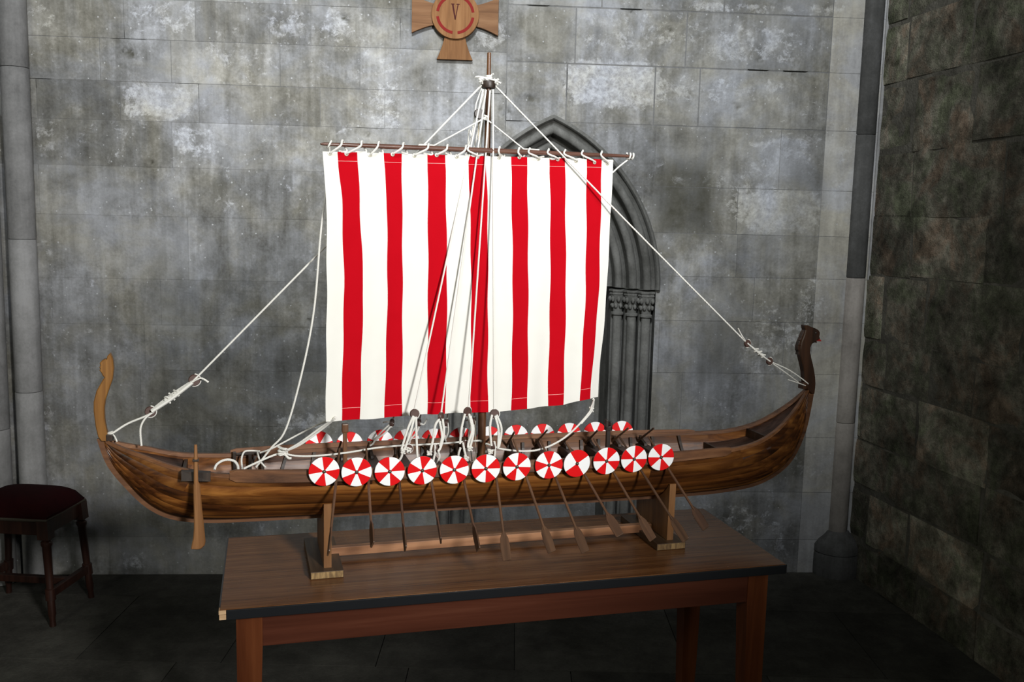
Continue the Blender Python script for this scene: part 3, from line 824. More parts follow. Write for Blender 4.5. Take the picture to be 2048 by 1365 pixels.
# end decks with bulkheads
def end_deck(ua, ub, drop, name, mat):
    ia, ib = sorted((idx_u(ua), idx_u(ub))); m = MB(); rings = []
    for i in range(ia, ib+1):
        S = _sh[i]; b = max(.002, S.z-.006); z_ = S.y - drop
        if drop > .02: b = max(.002, hull_b(S.x, z_)-.006)
        rings.append([(S.x,-b,z_-.005),(S.x,-b,z_),(S.x,b,z_),(S.x,b,z_-.005)])
    m.ring_sweep(rings); bs(m, name, mat, smooth=False)
def bulkhead(u, z0, z1):
    i = idx_u(u); b1 = min(_sh[i].z, hull_b(u, z1))-.006; b0 = hull_b(u, z0)-.008
    m = MB().add([(u-.004,-b0,z0),(u+.004,-b0,z0),(u+.004,b0,z0),(u-.004,b0,z0),(u-.004,-b1,z1),(u+.004,-b1,z1),(u+.004,b1,z1),(u-.004,b1,z1)], [(0,3,2,1),(4,5,6,7),(0,1,5,4),(1,2,6,5),(2,3,7,6),(3,0,4,7)])
    bs(m, 'bulkhead', M_DARK, smooth=False)
end_deck(1.205, 1.352, .010, 'fore_deck', M_DECK); bulkhead(1.205, .975, 1.024)
end_deck(1.09, 1.205, .030, 'bow_platform', M_DECK); bulkhead(1.088, .945, .981)
end_deck(-.485, -.325, .012, 'aft_deck', M_DECK); bulkhead(-.322, .945, 1.008)
# carved stern post
oz = [(225,82),(236,105),(243,130),(248,180),(240,250),(215,320),(195,380),(188,430),(190,500),(200,560),(213,612),(213,640),(172,640),(150,612),(135,550),(122,450),(122,390),(140,320),(180,250),(190,236),(178,222),(172,208),(158,190),(164,180),(158,172),(165,160),(160,145),(170,133),(178,126),(195,118),(204,122),(208,100)]
outl = []
for x, y in oz: p = sv(150+x/3.175, 680+y/3.175, 0); outl.append((p.x, p.z))
m = MB().prism(outl, -.011, .011, lambda x, z_, t: (x, t, z_), bev=.002); sp_ = bs(m, 'stern_post', M_POST, smooth=False)
m = MB().box((outl[10][0]-.004,-.013,outl[10][1]-.010), (outl[10][0]+.010,.013,outl[10][1]+.006), bev=.002); bs(m, 'post_bracket', M_DARK, smooth=False)
# carved dragon stem post
oz = [(365,165),(395,162),(420,165),(470,190),(530,210),(580,235),(606,270),(610,300),(600,350),(612,372),(592,392),(560,402),(560,445),(535,436),(510,445),(480,465),(460,520),(455,600),(475,700),(500,800),(520,900),(535,1000),(540,1100),(535,1170),(522,1260),(470,1260),(400,1185),(378,1100),(365,1030),(355,900),(330,780),(300,660),(298,600),(300,540),(308,480),(320,420),(345,360),(365,300),(378,240),(368,200)]
outl = []
for x, y in oz: p = sv(1560+x/8.033, 630+y/8.033, 0); outl.append((p.x, p.z))
m = MB().prism(outl, -.011, .011, lambda x, z_, t: (x, t, z_), bev=.002); stem = bs(m, 'dragon_prow', M_STEM, smooth=False)
for poly in ([(330,640),(268,640),(275,590),(262,560),(330,570)],[(330,580),(264,560),(262,520),(268,480),(335,500)],[(330,505),(272,480),(285,430),(300,410),(345,430)],[(340,435),(295,405),(312,370),(335,340),(365,370)],[(350,375),(318,352),(345,290),(372,245),(385,310)]):
    o2 = []
    for x, y in poly: p = sv(1560+x/8.033, 630+y/8.033, 0); o2.append((p.x, p.z))
    m = MB().prism(o2, -.008, .008, lambda x, z_, t: (x, t, z_), bev=.001); m.v = [tuple(Vector(p)+OFFS) for p in m.v]
    m.build('mane_scale', M_STEM, stem)
o2 = []
for x, y in [(585,385),(615,375),(650,415),(640,425),(582,420),(560,405)]: p = sv(1560+x/8.033, 630+y/8.033, 0); o2.append((p.x, p.z))
m = MB().prism(o2, -.005, .005, lambda x, z_, t: (x, t, z_)); m.v = [tuple(Vector(p)+OFFS) for p in m.v]; m.build('tongue', M_TONGUE, stem)['label'] = 'red painted dragon tongue'
for s in (-1, 1):
    p = sv(1560+540/8.033, 630+285/8.033, 0); c = p + OFFS
    MB().lathe([(.0035,0),(.003,.002),(.001,.003)], (c.x, s*.0105, c.z), 10, 'y' if s < 0 else 'y').build('eye', M_DARK, stem, True)
p = sv(1560+372/8.033, 630+1120/8.033, 0)
m = MB().box((p.x-.008,-.013,p.z-.012), (p.x+.004,.013,p.z+.008), bev=.002); bs(m, 'post_bracket', M_STEM, smooth=False)
# mast, masthead collar, halyard block
MZ1 = 2.006
m = MB(); m.lathe([(.0105,.942),(.0105,1.1),(.0095,1.5),(.0075,1.85),(.0052,1.95),(.0048,MZ1-.001),(.0035,MZ1)], (.400,0,0), 16); bs(m, 'mast', M_SPAR)
pr = sv(975, 170, 0); ZR = pr.z
m = MB(); m.lathe([(.0060,ZR-.008),(.0165,ZR-.008),(.0175,ZR-.005),(.0175,ZR+.006),(.0165,ZR+.009),(.0060,ZR+.009)], (.400,0,0), 20); bs(m, 'masthead_collar', M_DARK)
pb = sv(958, 228, -.012)
m = MB(); m.lathe([(.004,-.005),(.0115,-.005),(.0125,-.002),(.0125,.002),(.0115,.005),(.004,.005)], (pb.x, -.012, pb.z), 18, 'y'); bs(m, 'halyard_block', M_DARK)
m = MB(); m.box((.372,-.03,.938), (.428,.03,.962), bev=.004); bs(m, 'mast_step', M_DARK, smooth=False)
# crutch posts
pL = sv(690, 848, 0); pR = sv(1217, 842, 0)
for p, fork in ((pL, False), (pR, True)):
    m = MB(); m.box((p.x-.005,-.005,.94), (p.x+.005,.005,p.z-.018), bev=.001)
    if fork: m.box((p.x-.009,-.008,p.z-.024), (p.x-.003,.008,p.z+.004), bev=.0015); m.box((p.x+.003,-.008,p.z-.024), (p.x+.009,.008,p.z-.003), bev=.0015); m.box((p.x-.009,-.008,p.z-.026), (p.x+.009,.008,p.z-.014), bev=.0015)
    else: m.box((p.x-.008,-.007,p.z-.022), (p.x+.008,.007,p.z+.001), bev=.003)
    bs(m, 'spar_crutch', M_DARK if fork else M_SPAR, smooth=False)
# yard (braced round: starboard end further away)
def ysl(u): return (u-.5)*.16 - .006
def ya(x, y, off=0.0):     # pixel on the sail / yard plane
    n = Vector((-.16, 1, 0)); return SHIP.atn(x, y, n, -.086 + off)
yA = ya(641,288,-.004); yB = ya(1266,313,-.004)
pts = [yA.lerp(yB, t) for t in (0,.01,.06,.2,.5,.8,.94,.99,1)]
m = MB(); m.tube(pts, [.0022,.0036,.0044,.0056,.0064,.0056,.0044,.0036,.0022], 12); bs(m, 'yard', M_YARD)
# rudder boss on the hull and belaying rack
i = idx_u(-.295)
pa = sv(363,947,-.085); pbx = sv(421,949,-.098)
m = MB().add([(pa.x,-.074,1.0),(pbx.x,-.086,.998),(pbx.x,-.108,.998),(pa.x,-.098,1.0),(pa.x,-.076,1.021),(pbx.x,-.088,1.017),(pbx.x,-.104,1.017),(pa.x,-.092,1.021)], [(0,3,2,1),(4,5,6,7),(0,1,5,4),(1,2,6,5),(2,3,7,6),(3,0,4,7)]); bs(m, 'rudder_boss', M_DARK, smooth=False)
m = MB()
for x in (469, 500, 525):
    p = sv(x, 915, .085); m.box((p.x-.004,.079,.955), (p.x+.004,.087,p.z+.010 + (.004 if x == 469 else 0)), bev=.001)
p0 = sv(472, 908, .085); p1 = sv(530, 904, .085); m.box((p0.x,.077,p0.z-.003), (p1.x,.083,p0.z+.003), bev=.001)
bs(m, 'belaying_rack', M_DARK, smooth=False)

# ---- display stand
stand = ship_root('ship_stand', (.43,0,.75), 'brown wooden cradle stand with two uprights under the ship hull', 'stand')
def bst(m, name, mat, smooth=False):
    m.v = [tuple(Vector(p)+Vector((-.43,0,-.75))) for p in m.v]; return m.build(name, mat, stand, smooth)
for uc in (-.002, .890):
    w_ = .0385 if uc < .5 else .041
    bst(MB().box((uc-w_,-.122,.7505), (uc+w_,.122,.7685), bev=.0012), 'base_board', M_BASE)
    bst(MB().box((uc-w_+.0015,-.1226,.752), (uc+w_-.0015,-.1215,.767)), 'end_grain', M_ENDG)
    i = idx_u(uc); outl = [(-.100,.7687),(.100,.7687)]
    top = []
    for q in range(15):
        wv = q/14*.62; p = hull(i, wv, 1, .0012); top.append((p.y, p.z))
    edge = top[-1]
    ys = [y for y, z_ in top if y < .100]
    tp = [(y, z_) for y, z_ in top if y <= .104]
    kz = _st[i].y - .011
    prof = [(y, z_) for y, z_ in tp if y > .008]
    outl += [(.104, prof[-1][1])] + prof[::-1] + [(.0065, prof[0][1]), (.0065, kz), (-.0065, kz), (-.0065, prof[0][1])] + [(-y, z_) for y, z_ in prof] + [(-.104, prof[-1][1])]
    uw = uc + (.003 if uc < .5 else .006)
    m = MB().prism(outl, uw-.009, uw+.009, lambda y, z_, t: (t, y, z_)); bst(m, 'upright', M_STANDZ)
ps = sv(700, 1100, 0); 
bst(MB().box((.012,-.009,ps.z-.011), (.886,.009,ps.z+.011), bev=.001), 'stretcher', M_STAND)

# ---- steering oar
so_p = sv(392, 888, -.112)
steer = ship_root('steering_oar', (so_p.x, -.112, sv(395,1098,-.112).z), 'wooden steering oar hanging outside the hull at the stern', 'oar')
so_o = Vector((so_p.x, -.112, sv(395,1098,-.112).z))
outl = []
for x, y in [(765,885),(784,900),(796,925),(801,1000),(808,1080),(816,1150),(824,1230),(829,1280),(824,1305),(800,1328),(780,1332),(736,1330),(740,1305),(750,1262),(755,1200),(755,1100),(752,1000),(751,925),(756,900)]:
    p = sv(150+x/3.175, 680+y/3.175, -.112); outl.append((p.x, p.z))
m = MB().prism(outl, -.1155, -.1085, lambda x, z_, t: (x, t, z_), bev=.0022); m.v = [tuple(Vector(p)-so_o) for p in m.v]; m.build('blade', M_STEER, steer)
a = sv(150+766/3.175, 680+668/3.175, -.112); b = sv(150+768/3.175, 680+900/3.175, -.112); c = sv(150+780/3.175, 680+1240/3.175, -.112)
a, b, c = a-so_o, b-so_o, c-so_o
m = MB().tube([a+Vector((0,0,.001)), a, a.lerp(b,.3), a.lerp(b,.45), b, b.lerp(c,.5), c], [.002,.0034,.0042,.0046,.0052,.004,.0022], 10); m.build('shaft', M_STEER, steer, True)
k = a.lerp(b,.42); m = MB().box((k.x-.007,-.006,k.z-.0025), (k.x+.007,.006,k.z+.0025), bev=.001); m.build('collar', M_DARK, steer)
m = MB().box((k.x-.005,.004,k.z-.030), (k.x+.005,.012,k.z-.012), bev=.001); m.build('rudder_strap', M_DARK, steer)

# ---- shields
SR = .0352
def shield_mesh(nsec):
    m = MB(); seg = 48; c = seg//nsec
    rr_ = [(0,.0),(.35*SR,0),(SR-.0008,0),(SR,.0008),(SR,.0034),(SR-.0008,.0042),(.35*SR,.0042),(0,.0042)]
    for k in range(seg):
        a0, a1 = 2*pi*k/seg, 2*pi*(k+1)/seg; red = (k//c) % 2 == 0
        P = lambda r, d, a: (r*sin(a), -d+.0042, r*cos(a))
        for (r_a, d_a), (r_b, d_b) in zip(rr_, rr_[1:]):
            mi = 2 if (r_a >= SR and r_b >= SR) else (0 if red else 1)
            if r_a == 0: m.add([P(0,d_a,0), P(r_b,d_b,a0), P(r_b,d_b,a1)], [(0,1,2)], mi)
            elif r_b == 0: m.add([P(r_a,d_a,a0), P(r_a,d_a,a1), P(0,d_b,0)], [(0,1,2)], mi)
            else: m.add([P(r_a,d_a,a0), P(r_b,d_b,a0), P(r_b,d_b,a1), P(r_a,d_a,a1)], [(0,1,2,3)], mi)
    me = m.mesh('shield', [M_REDP, M_WHITE, M_SHEDGE])
    bm = bmesh.new(); bm.from_mesh(me); bmesh.ops.remove_doubles(bm, verts=bm.verts[:], dist=1e-6); bmesh.ops.recalc_face_normals(bm, faces=bm.faces[:]); bm.to_mesh(me); bm.free()
    return me
SH8, SH4 = shield_mesh(8), shield_mesh(4)
BOSS = MB().lathe([(.0042,-.0003),(.0046,.0005),(.0042,.0018),(.0028,.0034),(.001,.0041)], (0,0,0), 12, 'y').mesh('boss', M_BOSS, True)
ordn = ['first','second','third','fourth','fifth','sixth','seventh','eighth','ninth','tenth','eleventh','twelfth']
near = [(648,943),(713,944),(779,943),(844,941),(908,939.5),(971,937),(1033,933.5),(1097,930),(1153,927),(1212,922),(1267,918),(1321,914.5)]
nrot = [15,47,65,12,52,68,27,87,12,24,24,70]
far = [(638,863),(699,864),(760,860),(813,858),(868,857),(922,855),(978,853),(1032,850),(1085,848),(1138,846),(1190,844),(1243,842)]
frot = [8,5,2,-50,-48,50,25,2,-4,-45,-45,-45]
def beam_at(u): return _sh[idx_u(u)].z
def make_shield(c, ang, side, nsec, label, group):
    o = ship_root('round_shield', c, label, 'shield', group)
    red0 = 45/2 if nsec == 8 else 45
    b = bpy.data.objects.new('shield_board', SH8 if nsec == 8 else SH4); COL.objects.link(b); b.parent = o
    b.rotation_euler = (radians(4)*(-side), radians(ang-red0), 0) if side < 0 else (radians(-4), radians(ang-red0), 0)
    q = bpy.data.objects.new('boss', BOSS); COL.objects.link(q); q.parent = b
    q.location = (0,0,0) if side < 0 else (0,.0042,0)
    if side > 0: q.rotation_euler = (0,0,pi)
    else: q.location = (0,0,0)
    return o
for k, (x, y) in enumerate(near):
    p = sv(x, y, -.146); bb = beam_at(p.x)
    p = sv(x, y, -(bb+.0125))
    lab = ('near-side shield painted in four broad red and white quarters, ninth from the left' if k == 8 else
           'red and white shield in front row, %s from the left on the near rail' % ordn[k])
    p.y -= .0042
    make_shield(p, nrot[k], -1, 4 if k == 8 else 8, lab, 'shields along the near rail')
for k, (x, y) in enumerate(far):
    p = sv(x, y, .14); bb = beam_at(p.x); p = sv(x, y, bb+.012)
    make_shield(Vector((p.x, bb+.008, p.z-SR)), frot[k], 1, 8, 'half-hidden red and white shield behind the far rail, %s from the left' % ordn[k], 'shields along the far rail')

# ---- oars
oars = [((672,965),(657,1108),.10),((737,966),(745,1091),.25),((799,968),(811,1099),.15),((863,964),(882,1083),.08),((928,962),(957,1101),.3),((993,960),(1014,1122),.95),((1053,955),(1104,1105),.9),((1111,955),(1171,1105),.95),((1170,951),(1240,1072),1.0),((1228,947),(1306,1080),.85),((1283,943),(1372,1082),.8),((1336,937),(1412,1058),.85)]
def make_oar(port, tip, hand, flat, label, group, seed):
    P, T, H = Vector(port), Vector(tip), Vector(hand)
    d = (T-H); L = d.length; d.normalize()
    o = empty('oar', SHIP.wor(H), 0, label, 'oar', group)
    # local x axis runs from the grip to the blade; flat turns the blade towards the viewer
    dw = (SHIP.a*d.x + SHIP.b*d.y + Z*d.z)
    view = (SHIP.wor(T)-CAM); view -= dw*view.dot(dw); view.normalize()
    edge_ = dw.cross(view)
    ang = (1-flat)*pi/2
    nrm = view*cos(ang) + edge_*sin(ang)
    yv = nrm; zv = dw.cross(yv)
    o.rotation_euler = Matrix((dw, yv, zv)).transposed().to_euler()
    bl = .072
    m = MB().tube([(0,0,0),(.003,0,0),(.05,0,0),(.06,0,0),(L*.5,0,0),(L-bl+.004,0,0),(L-bl+.02,0,0)], [.0018,.0026,.0027,.0032,.0034,.0030,.0016], 8); m.build('shaft', M_OAR, o, True)
    outl = [(L-bl-.002,.0030),(L-bl+.016,.0095),(L-bl*.5,.0112),(L-.002,.0100),(L,.0085),(L,-.0085),(L-.002,-.0100),(L-bl*.5,-.0112),(L-bl+.016,-.0095),(L-bl-.002,-.0030)]
    m = MB().prism(outl, -.0018, .0018, lambda x, z_, t: (x, t, z_), bev=.0009); m.build('blade', M_OAR, o)
    return o
for k, (a, b, flat) in enumerate(oars):
    bv = beam_at(sv(*a, -.14).x)
    P = sv(a[0], a[1], -(bv+.012)); T = sv(b[0], b[1], -.325 + (.02 if k == 5 else 0))
    d = (P-T).normalized(); t = (.125 - (0 if k else .01)); H = P + d*t
    make_oar(P, T, H, flat, 'brown oar on the near side below the %s shield from the left' % ordn[k], 'oars on the near side', k)
for k in range(12):
    u = .045 + k*.0768
    bv = beam_at(u)
    P = Vector((u, bv+.008, .978)); T = Vector((u+.015*sin(k*2.3), .325, .868+.01*sin(k*1.7))); d = (P-T).normalized()
    make_oar(P, T, P + d*(.135+.012*sin(k*3.1)), .12, 'dark far-side oar, %s from the left, its handle rising inside the hull' % ordn[k], 'oars on the far side', k+40)

# ================================================================== SAIL
sail_o = ya(930, 830)
sail = ship_root('square_sail', (.37, ysl(.37), sail_o.z), 'square sail of red and white vertical stripes laced to the yard', 'sail')
SO_ = Vector((.37, ysl(.37), sail_o.z))
XB = [ # stripe boundaries in the photograph from luff to leech at four heights
 [645,675,714.5,767,803.5,855,890,936.5,972,1022,1054,1099.5,1130,1173,1203.5,1227],
 [653,684,719,773,804,855,891,939,974,1022,1054,1100,1130,1172,1201.5,1223],
 [654,688,726,774,804.5,855,891.5,941,974.5,1022.5,1054.5,1099.6,1130,1170,1197.5,1215],
 [652,683.5,720,769,804,855,890,941,976,1022,1054,1097,1126,1159,1180,1197]]
YT = lambda x: 303 + (x-645)*.0285
YB_ = [845,842,839,836,833,829.5,827,826,825,821,818,813.5,810,801.5,797.5,795]
def bpt(k, s):
    """boundary k at relative height s (0 top .. 1 bottom) in ship coordinates"""
    yt = YT(XB[0][k]); yb = YB_[k]
    y = lerp(yt, yb, s); ys = [yt, 400, 571, yb]; xs = [XB[q][k] for q in range(4)]
    for q in range(3):
        if y <= ys[q+1] or q == 2:
            t = (y-ys[q])/(ys[q+1]-ys[q]); t = min(max(t,0),1)
            p = [xs[max(q-1,0)], xs[q], xs[q+1], xs[min(q+2,3)]]
            x = .5*((2*p[1])+(p[2]-p[0])*t*.8+(2*p[0]-5*p[1]+4*p[2]-p[3])*t*t*.0) if False else lerp(p[1], p[2], t*t*(3-2*t)*.4 + t*.6)
            break
    x += .8*sin(y*.045 + k*1.9)*(.3 if s < .05 else 1)
    return ya(x, y)
def sail_v(u, s):
    wv = .0045*sin(u*34+1.0) * (.35 + .65*s) + .003*sin(u*75 + s*3.0)*s
    wv -= .010*sin(pi*s)*(1-((u-.37)/.40)**2)
    f = math.exp(-((u-.372-.004*s)/.006)**2); wv += .005*f*(.5+.5*s)
    if abs(u-.4) < .05: wv = min(wv, .004 - .010*max(0, s-.6))
    wv += .004*math.exp(-((u-.215-.03*s)/.010)**2)*s
    return wv
NR = 34
for k in range(15):
    red = k % 2 == 1
    cols = 8
    vs = []
    for j in range(NR+1):
        s = j/NR; a = bpt(k, s); b = bpt(k+1, s)
        for i in range(cols+1):
            p = a.lerp(b, i/cols); p.y += sail_v(p.x, s); vs.append(p - SO_)
    fs = [(j*(cols+1)+i, j*(cols+1)+i+1, (j+1)*(cols+1)+i+1, (j+1)*(cols+1)+i) for j in range(NR) for i in range(cols)]
    m = MB().add(vs, fs)
    # back face for thickness
    n0 = len(vs); m.add([p + Vector((0,.0009,0)) for p in vs], [tuple(reversed(f)) for f in fs])
    o = m.build('red_cloth_stripe' if red else 'white_cloth_stripe', M_CLR if red else M_CLW, sail)
    o.data.polygons.foreach_set('use_smooth', [True]*len(o.data.polygons))
    if red:
        for s in (.034, .955):
            pts = []
            for i in range(9):
                p = bpt(k, s).lerp(bpt(k+1, s), i/8); p.y += sail_v(p.x, s) - .0004; pts.append(p-SO_)
            MB().tube(pts, .0006, 5).build('hem_stitching', M_STITCHR, o)
# grommets and lacing
GX = [(660,307),(693,308),(740,310),(785,309),(829,311),(873,310.5),(913,313),(955.5,314),(998,315),(1038,315),(1077,317.5),(1115.5,319),(1152,322),(1188.5,325),(1215,327)]
LT = [(683,279),(722,279),(756,282),(805,283),(855,287),(893,286),(930,289),(936,290),(997,291),(1036,291),(1057,294),(1095,297),(1128,298),(1163,299),(1201,301)]
GR = MB()
GR.lathe([(.0022,-.0008),(.0046,-.0008),(.0052,.0002),(.0046,.0012),(.0030,.0015),(.0022,.0008)], (0,0,0), 16, 'y'); GRM = GR.mesh('grommet', M_BRASS, True)
def yard_at(u): t = (u-yA.x)/(yB.x-yA.x); return yA.lerp(yB, t)
for (gx, gy), (lx, ly) in zip(GX, LT):
    p = ya(gx, gy); p.y += sail_v(p.x, .02)
    o = bpy.data.objects.new('grommet', GRM); COL.objects.link(o); o.parent = sail; o.location = p - SO_ + Vector((0,-.0008,0)); o.rotation_euler = (0,0,.16)
    q = ya(lx, ly); c = yard_at(q.x)
    R_ = .0085
    pts = [p + Vector((0,.004,.001)), p + Vector((0,-.003,.001)), p.lerp(c, .35) + Vector((0,-.0085,0)), c + Vector((-.003,-.0095,-.002)), c + Vector((0,-.006,R_)), c + Vector((.004,.004,R_)), c + Vector((.007,.0105,0)), c + Vector((.012,.007,-.014)), ya(gx+ (18 if gx < 940 else 12), gy-8) + Vector((0,.004,-.004))]
    pts = [x - SO_ for x in spline(pts, 5)]
    MB().tube(pts, .0025, 7).build('lacing_cord', M_ROPE, sail, True)
for gx, gy in ((668,838),(1187,800)):
    p = ya(gx, gy); p.y += sail_v(p.x, .98)
    o = bpy.data.objects.new('grommet', GRM); COL.objects.link(o); o.parent = sail; o.location = p - SO_ + Vector((0,-.0008,0)); o.scale = (.8,1,.8)

# ================================================================== RIGGING
def rig(name, label, p0, group=None, cat='rope'): 
    o = ship_root(name, p0, label, cat, group); o['_'] = 0; del o['_']; return o, Vector(p0)
def cord(root, org, pts, r=.0025, name='cord', n=6, mat=None, sm=True):
    P = spline(pts, n) if sm else pts
    return MB().tube([Vector(p)-org for p in P], r, 7).build(name, mat or M_ROPE, root, True)
def deadeye(root, org, c, r=.0112, yaw=0.0, name='deadeye'):
    m = MB().lathe([(.0035,-.004),(r*.9,-.004),(r,-.002),(r*.93,0),(r,.002),(r*.9,.004),(.0035,.004)], (0,0,0), 18, 'y')
    # open ring: join inner edge
    o = m.build(name, M_BLOCK, root, True); o.location = Vector(c)-org; o.rotation_euler = (0,0,yaw)
    MB().tube([((r+.0008)*cos(a), 0, (r+.0008)*sin(a)) for a in [-1.9+3.4*k/16 for k in range(17)]], .0016, 6).build('strop', M_ROPE, o, True)
    return o
def knot(root, org, c, r=.006, seed=0, name='knot'):
    rr_ = random.Random(seed); c = Vector(c)
    pts = []
    for k in range(14):
        a = k*2*pi/5.2; pts.append(c + Vector((cos(a)*r*rr_.uniform(.7,1.1), sin(a*1.3)*r*.8, (k/13-.5)*r*2.0 + rr_.uniform(-.3,.3)*r)))
    return cord(root, org, pts, .0023, name, 4)
TOPZ = ZR
# stays
fs0 = Vector((.412, 0, TOPZ+.004))
p1 = sv(1493,686,0); p2 = sv(1539,723,0); p3 = sv(1609,766,0)
o, og = rig('forestay', 'white stay rope running from masthead down to the dragon prow', fs0)
cord(o, og, [fs0, fs0.lerp(p1,.5)+Vector((0,0,-.003)), p1], .0022)
deadeye(o, og, p1+Vector((.003,0,-.002)), .0105, .2); deadeye(o, og, p2, .0105, .2)
for dy in (-.004,0,.004): cord(o, og, [p1+Vector((0,dy,0)), p1.lerp(p2,.5)+Vector((0,dy*1.5,.003*(dy/.004))), p2+Vector((0,dy,0))], .0023, 'lashing')
for k in range(3): knot(o, og, p1.lerp(p2,.4+.15*k), .006, 3+k, 'lashing_turn')
cord(o, og, [p2, p2.lerp(p3,.5)+Vector((.004,-.004,.006)), p3+Vector((0,-.012,.002)), p3+Vector((.004,0,-.004)), p3+Vector((-.002,.012,-.006)), p2.lerp(p3,.5)+Vector((-.003,.004,-.002)), p2], .0018, 'tail_loop')
cord(o, og, [p1, sv(1483,670,-.004), sv(1476,657,-.006)], .0017, 'loose_end'); cord(o, og, [p3+Vector((-.004,-.012,-.006)), sv(1592,765,-.012), sv(1576,760,-.014)], .0016, 'loose_end')
bs0 = Vector((.388, 0, TOPZ+.004))
q1 = sv(385,764,0); q2 = sv(304,822,0); q3 = sv(221,866,0)
o, og = rig('backstay', 'white stay rope running from masthead behind the sail to the stern post', bs0)
cord(o, og, [bs0, bs0.lerp(q1,.5)+Vector((0,0,-.003)), q1], .0023)
deadeye(o, og, q1+Vector((.004,.004,.003)), .0135, .1); deadeye(o, og, q2+Vector((-.004,.004,-.003)), .0125, .1)
for dy in (-.005,0,.005): cord(o, og, [q1+Vector((0,-.004+dy,0)), q1.lerp(q2,.5)+Vector((0,dy-.004,.003*dy/.005)), q2+Vector((0,dy-.004,0))], .0044, 'lashing')
for k in range(3): knot(o, og, q1.lerp(q2,.40+.11*k)+Vector((0,-.004,0)), .0066, 8+k, 'lashing_turn')
cord(o, og, [q2+Vector((.004,-.006,-.002)), q2.lerp(q3,.2)+Vector((.004,-.004,-.002)), q2.lerp(q3,.6), q3+Vector((.004,-.008,0)), q3+Vector((-.006,0,-.002)), q3+Vector((.004,.01,0))], .0024, 'stern_lashing')
cord(o, og, [q1, sv(402,757,-.008), sv(417,765,-.01)], .0022, 'loose_end')
cord(o, og, [q2+Vector((0,-.006,-.004)), sv(290,838,-.01), sv(281,858,-.012), sv(283,892,-.012)], .0023, 'loose_end')
cord(o, og, [q3, sv(229,873,-.008), sv(234,884,-.010)], .0018, 'loose_end')
# masthead lashings
o, og = rig('masthead_lashing', 'white knotted rope ends tied round the masthead collar', (.4,0,TOPZ+.012))
c = Vector((.4,0,TOPZ+.013))
cord(o, og, [c+Vector((.0075*cos(a), .0075*sin(a), .0007*a)) for a in [k*pi/4 for k in range(17)]], .0023, 'turns')
for ex in ((950,154),(987,148),(1002,167),(958,158)): cord(o, og, [c+Vector((0,-.008,0)), c.lerp(sv(*ex,-.01),.6)+Vector((0,0,.003)), sv(*ex,-.01)], .0020, 'loose_end')
for k, e in enumerate(((962,162),(993,163),(975,160))): knot(o, og, sv(*e,-.008), .005, 30+k)
# near shrouds
NSH = [((966,179),(830,815),(829,828),(806,906)), ((972,180),(884,815),(882,834),(866,906)), ((980,181),(938,808),(935,824),(930,905)), ((986,179),(988,806),(989,828),(985,905))]
TACK = [([[(827,832),(815,860),(803,899)],[(829,834),(820,868),(808,902)],[(832,834),(833,875),(835,918)]], [[(806,903),(803,914),(797,926),(802,932)]], [(806,903),(818,901)], (818,898)),
        ([[(882,836),(871,850),(866,880),(861,902)],[(885,838),(888,866),(882,893),(876,904)],[(879,842),(884,872),(880,893)]], [[(870,890),(870,906),(866,924)],[(876,904),(879,914),(873,932)]], [(859,907)], (874,898)),
        ([[(930,828),(923,858),(920,888)],[(938,828),(944,860),(937,886),(936,896)],[(941,832),(947,862),(941,893)]], [[(926,886),(929,902),(933,918)],[(921,896),(917,910),(918,924)]], [(940,898),(933,918)], (930,890)),
        ([[(984,830),(980,856),(983,892)],[(990,832),(997,860),(996,897)],[(993,830),(1003,858),(998,894)]], [[(989,884),(990,902),(987,926)]], [(981,904)], (988,892))]
names = ['leftmost','second from left','third from left','rightmost']
for k, (t, e, d_, g_) in enumerate(NSH):
    T = sv(*t, -.010); gp = sv(g_[0], g_[1]+22, -.128); gp = Vector((gp.x, -(beam_at(gp.x)-.006), 1.004))
    E = sv(*e, -.108); D = sv(*d_, -.111)
    o, og = rig('shroud', 'white shroud rope with wooden block on the near side, %s of four' % names[k], T, 'near side shrouds')
    cord(o, og, [T, T.lerp(E,.5)+Vector((0,0,-.002)), E, D+Vector((0,0,.008))], .0022, 'line')
    deadeye(o, og, D, .0115, (.1,1.0,.5,-.1)[k])
    for strand in TACK[k][0]:
        cord(o, og, [sv(x, y, -.117 - .002*(q % 2)) for q, (x, y) in enumerate(strand)], .0030, 'tackle_loop', 6)
    for strand in TACK[k][1]:
        cord(o, og, [sv(x, y, -.113 + .004*q) for q, (x, y) in enumerate(strand)], .0028, 'lanyard', 6)
    for q, (x, y) in enumerate(TACK[k][2]): knot(o, og, sv(x, y, -.116), .0052, 50+k*3+q)
    lx, ly = TACK[k][3]; deadeye(o, og, sv(lx, ly, -.106), .0095, (.3,1.0,.6,1.1)[k])
FSH = [(784,846,740,892), (838,846,815,890), (893,846,890,888), (948,842,935,886)]
for k, (dx_, dy_, gx, gy) in enumerate(FSH):
    T = Vector((.392+.004*k, .010, TOPZ-.012)); D = sv(dx_, dy_, .104)
    gp = sv(gx, gy, .125)
    o, og = rig('shroud', 'shroud rope on the far side behind the sail, %s of four' % names[k], T, 'far side shrouds')
    cord(o, og, [T, T.lerp(D,.5), D], .0022, 'line'); deadeye(o, og, D, .0105, 1.15)
    low = D.lerp(gp, .8)
    for q in (-.006,.006): cord(o, og, [D+Vector((q*.4,-.003,0)), D.lerp(low,.5)+Vector((q,-.004,0)), low], .0024, 'tackle_loop')
    cord(o, og, [low, low.lerp(gp,.6)+Vector((.003,0,0)), gp], .0024, 'lanyard')
    cord(o, og, [D, D+Vector((-.014,-.004,.004)), D+Vector((-.024,-.006,.003))] if k != 1 else [D, D+Vector((.012,-.004,-.004)), D+Vector((.020,-.006,.010))], .0024, 'loose_end')
